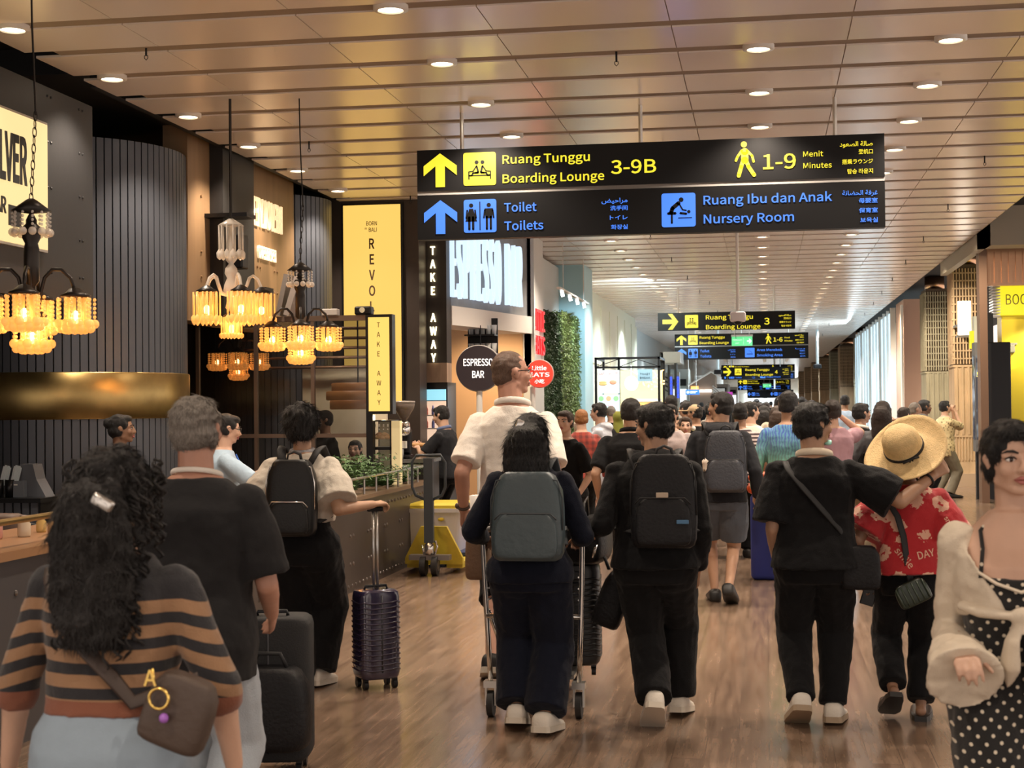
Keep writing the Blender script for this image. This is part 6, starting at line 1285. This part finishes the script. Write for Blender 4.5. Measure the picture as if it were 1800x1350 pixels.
folk('person in black tee with white print, dark hair tied back, looking left', -1.86, 14.5, 2.5, 1.60, s_light, c_black, c_black, 'bun', h_brown, female=True, feet=SW, face=True, hands=((.22, .1, .78), (-.21, .08, .80)), head=(18, 0, 0))
folk('person with ginger hair in red plaid shirt by the hedge', -2.14, 18, .2, 1.6, s_light, m_plaid, c_black, hm=h_ginger, sleeve=.95)
J_ = folk('person in pale hooded sweater and shorts eating, in profile facing left', -2.0, 19, 1.45, 1.675, s_light, c_pale, c_pale, sleeve=.8, end=.42, hem=.47, feet=ST, face=True, head=(-4, -6, 0), hands=((.09, .25, 1.36), (-.05, .27, 1.32)), poles=((.6, -.3, -1), (-.6, -.3, -1)), curl=(.7, .7), shirt_kw=dict(hood=True), thumb=((-1, 0, .4), (1, 0, .4)))
t = tag(MB().lathe([(.03, 0), (.042, .1), (.045, .11), (.03, .13), (.0, .14)], 16).cyl((.005, 0, .12), (-.02, 0, .2), .004, 6).build('drink_cup', M('ivory cup', (.7, .6, .5), .4), None, True, J_.world((.02, .33, 1.30))), 'pale cup with straw held by the person in the pale sweater', 'cup')
folk('person with grey balding head near the toast kiosk', -2.48, 25, .5, 1.63, s_light, c_black, c_black, 'buzz', h_grey)
Hj = folk('person in olive headscarf near the toast kiosk', -2.18, 23, .2, 1.55, s_tan, c_char, c_black, None, sleeve=.95, female=True); mb = MB(); Hj.hball(mb, (0, -.08, .08), (.42, .45, .46)); mb.cap(Hj.hp((0, -.1, -.3)), .075, Hj.N+V((0, -.02, -.05)), .1); organic('headscarf', mb, cloth('olive scarf', (.2, .22, .03)), Hj.t, .012, 4)
K1 = folk('person with glasses and pale shirt facing the camera behind the black hood', -1.0, 16.5, PI, 1.65, s_light, cloth('pale pink cotton', (.55, .46, .45)), c_black, face=True, feet=SW); K1.glasses(m_blackm)
folk('person with short black hair seen from behind beside the dark pylons', -1.32, 22, .3, 1.78, s_tan, c_black, c_black, feet=SW)
K2 = folk('person with dark glasses facing the camera, half hidden between two others', -.995, 17.6, PI, 1.525, s_tan, c_dgrey, c_black, 'short', h_grey, face=True); K2.glasses(m_blackm)
K3 = folk('person with white flower earring facing the camera in lime top', -.87, 17, PI+.05, 1.51, s_light, cloth('lime cotton', (.5, .62, .12)), c_black, 'bun', h_brown, female=True, face=True); MB().ball(tuple(K3.hp((-.42, 0, -.12))), .028, 8).build('flower_earring', m_white, K3.t, True)
K4 = folk('person in beige cap looking left, behind the lime top', -.87, 20, 1.3, 1.64, s_tan, c_black, c_black, 'short', face=True); mb = MB(); K4.hball(mb, (0, -.05, .2), (.4, .46, .36)); mb.rbox((-.07, 0, -.006), (.07, .15, .008), .006, Matrix.Translation(K4.hp((0, .32, .16)))); organic('cap', mb, cloth('beige cap', (.5, .37, .22)), K4.t, .01, 3)
folk('person in dark cap beside the beige cap', -1.04, 21, 1.0, 1.69, s_tan, c_char, c_black)
folk('person in black and cream striped tee seen from behind', -.27, 16.5, -.1, 1.66, s_tan, m_hstripe, c_black, feet=SW, sleeve=.45)
folk('person in white tee and dark jeans seen from behind, face turned right', -.17, 18, -.2, 1.675, s_light, c_white, cloth('indigo jeans', (.02, .03, .06)), feet=SW2, head=(-50, 0, 0), hands=((.27, .05, .85), None))
folk('person with long black hair and cream top and printed trousers', -.02, 19.5, 0, 1.62, s_light, c_cream, cloth('brown print cloth', (.3, .22, .15), var=.4, vs=30), 'long', female=True, feet=SW, sleeve=.3)
folk('person with brown hair and black tee left of the blue green shirt', .13, 17.5, 0, 1.62, s_light, c_black, c_black, 'long', h_brown, female=True, feet=SW2)
folk('person in shiny blue and green batik shirt', .2, 13.8, -.05, 1.76, s_tan, m_batik, c_black, sleeve=.95, hem=.46, feet=SW, girth=1.05)
folk('person in cream tee with black strap just behind the batik shirt', .19, 19.2, 0, 1.74, s_tan, c_cream, c_black, feet=SW)
Pk = folk('person in pink top raising a phone with both hands', .67, 15.5, .4, 1.685, s_light, cloth('pink cotton', (.45, .26, .3)), c_black, 'short', h_wavy, sleeve=.3, female=True, girth=1.15, hands=((.2, .26, 1.5), (-.0, .28, 1.5)), poles=((1, -.2, -.8), (-1, -.2, -.6)), curl=(.8, .8), head=(-20, 5, 0), feet=ST)
tag(MB().rbox((-.036, -.004, -.075), (.036, .004, .075), .004).build('phone', M('phone white', (.7, .68, .66), .3), None, False, Pk.world((.1, .33, 1.54))), 'white phone held up by the person in the pink top', 'phone')
folk('person in light blue shirt farther back under the pillars', 1.5, 30, 0, 1.79, s_tan, cloth('light blue cotton', (.4, .5, .62)), c_black)
folk('person in black polo with lanyard facing right', 1.0, 17, -.9, 1.645, s_light, c_black, cloth('khaki cargo', (.32, .26, .17)), feet=ST, head=(-10, 0, 0), face=True, shirt_kw=dict(collar=c_white))
Dn = folk('person in grey denim jacket and long denim skirt with raised elbow', 1.17, 16, -.15, 1.665, s_tan, cloth('grey denim', (.085, .088, .095)), cloth('slate denim', (.07, .085, .12)), 'long', h_wavy, female=True, kind='skirt', sleeve=.8, hands=((.15, .1, 1.46), (-.24, .05, .85)), poles=((1, -.1, .1), (-1, -1, 0)), feet=ST, girth=1.1)
t = thing('shoulder_bag', 'dark shoulder bag under the arm of the grey denim jacket', 'bag', Dn.world((.22, -.02, .95))); mb = MB(); puffy(mb, .16, .22, .26); mb.build('pouch', c_nylon, t, True); MB().tube([(0, -.08, .25), (-.04, -.05, .4), (-.06, 0, .44), (-.04, .05, .4), (0, .08, .25)], .012, 8).build('strap', c_strap, t, True)
folk('person in olive shirt standing behind the sun hat', 1.8, 21, -.8, 1.58, s_light, cloth('olive cotton', (.24, .23, .14)), c_black, 'short', h_wavy, feet=ST)
folk('person in grey shirt with folded arms near the grey green pillar', 2.17, 23.5, -1.1, 1.645, s_light, cloth('grey shirt', (.33, .34, .36)), c_black, 'buzz', h_grey, feet=ST, hands=((-.06, .2, 1.08), (.08, .22, 1.12)), poles=((1, .1, -.5), (-1, .1, -.5)), face=True)
folk('tall person with white bag strap in front of the grey green pillar', 2.45, 25, -1.3, 1.68, s_deep, cloth('steel cotton', (.3, .33, .36)), c_black, feet=ST, face=True)
Bt = folk('person in cream batik shirt covering the mouth with both hands', 3.0, 27, -1.15, 1.665, s_light, m_spot, cloth('olive cargo', (.17, .145, .1)), feet=((.1, .05, 0), (-.1, -.1, 0)), face=True, sleeve=.45, hem=.44, hands=((.05, .2, 1.43), (-.05, .2, 1.43)), poles=((.3, .1, -1), (-.3, .1, -1)), girth=1.08, head=(0, 8, 0), curl=(.3, .3))
# cafe people
Pr = folk('person with dark hair in profile behind the bar, facing right', -4.85, 11, -1.25, 1.615, s_brown, c_black, c_black, 'bun', h_black, female=True, face=True, feet=ST)
Gl = folk('person with glasses in light blue shirt clapping hands inside the cafe', -4.1, 11.2, -1.1, 1.61, s_light, cloth('sky cotton', (.42, .55, .68)), c_black, feet=ST, face=True, head=(0, -12, 0), hands=((.05, .33, 1.17), (-.02, .34, 1.17)), poles=((1, -.3, -.6), (-1, -.3, -.6))); Gl.glasses(m_blackm)
MB().tube([Gl.surf(.82, 150, .03), Gl.surf(.76, 170, .03), Gl.surf(.68, 180, .03)], .006, 6).build('lanyard', M('blue lanyard', (.03, .12, .5), .6), Gl.t, True)
Br = folk('person in dark shirt behind the coffee bar holding bread, facing left', -3.72, 17.75, 1.3, 1.66, s_light, c_char, c_black, feet=ST, face=True, head=(5, -16, 0), hands=((.12, .3, 1.15), (-.1, .32, 1.15)), poles=((1, -.4, -.8), (-1, -.4, -.8)), shirt_kw=dict(collar=cloth('blue collar', (.12, .16, .3))))
tag(MB().rbox((-.1, -.06, 0), (.1, .06, .05), .025).build('bread_loaf', M('bread', (.5, .28, .11), .6), None, True, Br.world((0, .38, 1.16))), 'brown bread held by the person behind the coffee bar', 'bread')
folk('person with dark hair seen through the lower glass of the screen', -4.44, 16.35, PI, 1.27, s_light, c_dgrey, c_black, feet=ST, face=True)
folk('person in black standing behind the glass screen', -4.78, 16.4, 2.2, 1.62, s_tan, c_black, c_black, feet=ST)
Ch = folk('child leaning on one hand at a table behind the bar counter', -4.6, 9.6, -.9, 1.14, s_light, cloth('tan cotton', (.3, .2, .12)), c_black, 'short', h_brown, feet=ST, face=True, head=(0, -25, 0), hands=((.05, .2, .93), None), poles=((1, -.2, -1), None))
# distant walkers, copied
bake()
proto = []
for i, (top, hr, hm, fem, ln) in enumerate(((c_black, 'short', h_black, False, .98), (c_dgrey, 'short', h_black, False, .42), (c_navy, 'long', h_black, True, .42), (c_white, 'short', h_black, False, .42), (cloth('beige cotton', (.4, .32, .24)), 'long', h_brown, True, .42), (cloth('maroon cotton', (.16, .03, .03)), 'short', h_wavy, False, .42))):
    lb = 'distant person seen from behind far down the hall, '+['black jacket and short hair', 'dark grey tee and short hair', 'navy top and long hair', 'white tee and short hair', 'beige top and long brown hair', 'maroon top and short hair'][i]
    p = folk(lb, 0, 0, 0, 1.66, s_tan, top, c_black, hr, hm, female=fem, sleeve=ln, vox=.016, feet=SW if i % 2 else SW2, group='distant people, '+['black jackets', 'grey tees', 'navy tops', 'white tees', 'beige tops', 'maroon tops'][i]); proto.append(p)
bake()
rr = random.Random(12); spots = []
for i in range(44):
    y = 22+i*1.55+rr.uniform(-.4, .4) if i < 30 else 69+(i-30)*3.5
    x = rr.uniform(-.036, .036)*y; 
    if i % 4 == 0: x = rr.uniform(-.06, -.02)*y
    spots.append((max(-2.4, min(2.3, x)), y))
for i, (x, y) in enumerate(spots):
    p = proto[i % 6]; sc = rr.uniform(.95, 1.07); rz = rr.uniform(-.3, .3)
    if i < 6: p.t.location = (x, y, 0); p.t.rotation_euler = (0, 0, rz)
    else: dup(p.t, (x, y, 0), rz, None, None, sc)
bake()
for o in list(COL.objects):
    if o.name.split('.')[0] == 'hair' and o.parent and o.type == 'MESH':
        d = (o.parent.location-cam.location).length
        if d < 10:
            c = 'curly' in o.name; buzz = o.parent.get('label', '').startswith('tall person')
            if not buzz: 
                lb = o.parent.get('label', ''); sl = 'facing the camera at the right' in lb; lg = 'long black hair' in lb
                strands(o, 5200 if d > 5 else 8000, .07 if lg else (.05 if 'afro' in lb or 'curly' in lb else .032), .03 if sl or lg else (.2 if 'afro' in lb or 'curly' in lb else .1), .004, int(d*100), .0011+.00012*d)

m_print = M('shirt print', (.72, .45, .32), .8)
for body, x, z, sz, rot in (('smile', -.09, .88, .055, -50), ('DAY', .03, .84, .06, 12), ('smile', .16, 1.05, .04, -60)):
    mb = MB().text(body, 0, 0, sz, 'LEFT', ext=0, off=.012); T = Matrix.Translation((x, -.3, z)) @ Matrix.Rotation(D(-rot), 4, 'Y'); mb.v = [tuple(T @ V(p)) for p in mb.v]
    decal(mb, Nn_shirt, None, V((0, 1, 0))).build('print_lettering', m_print, Nn_shirt)
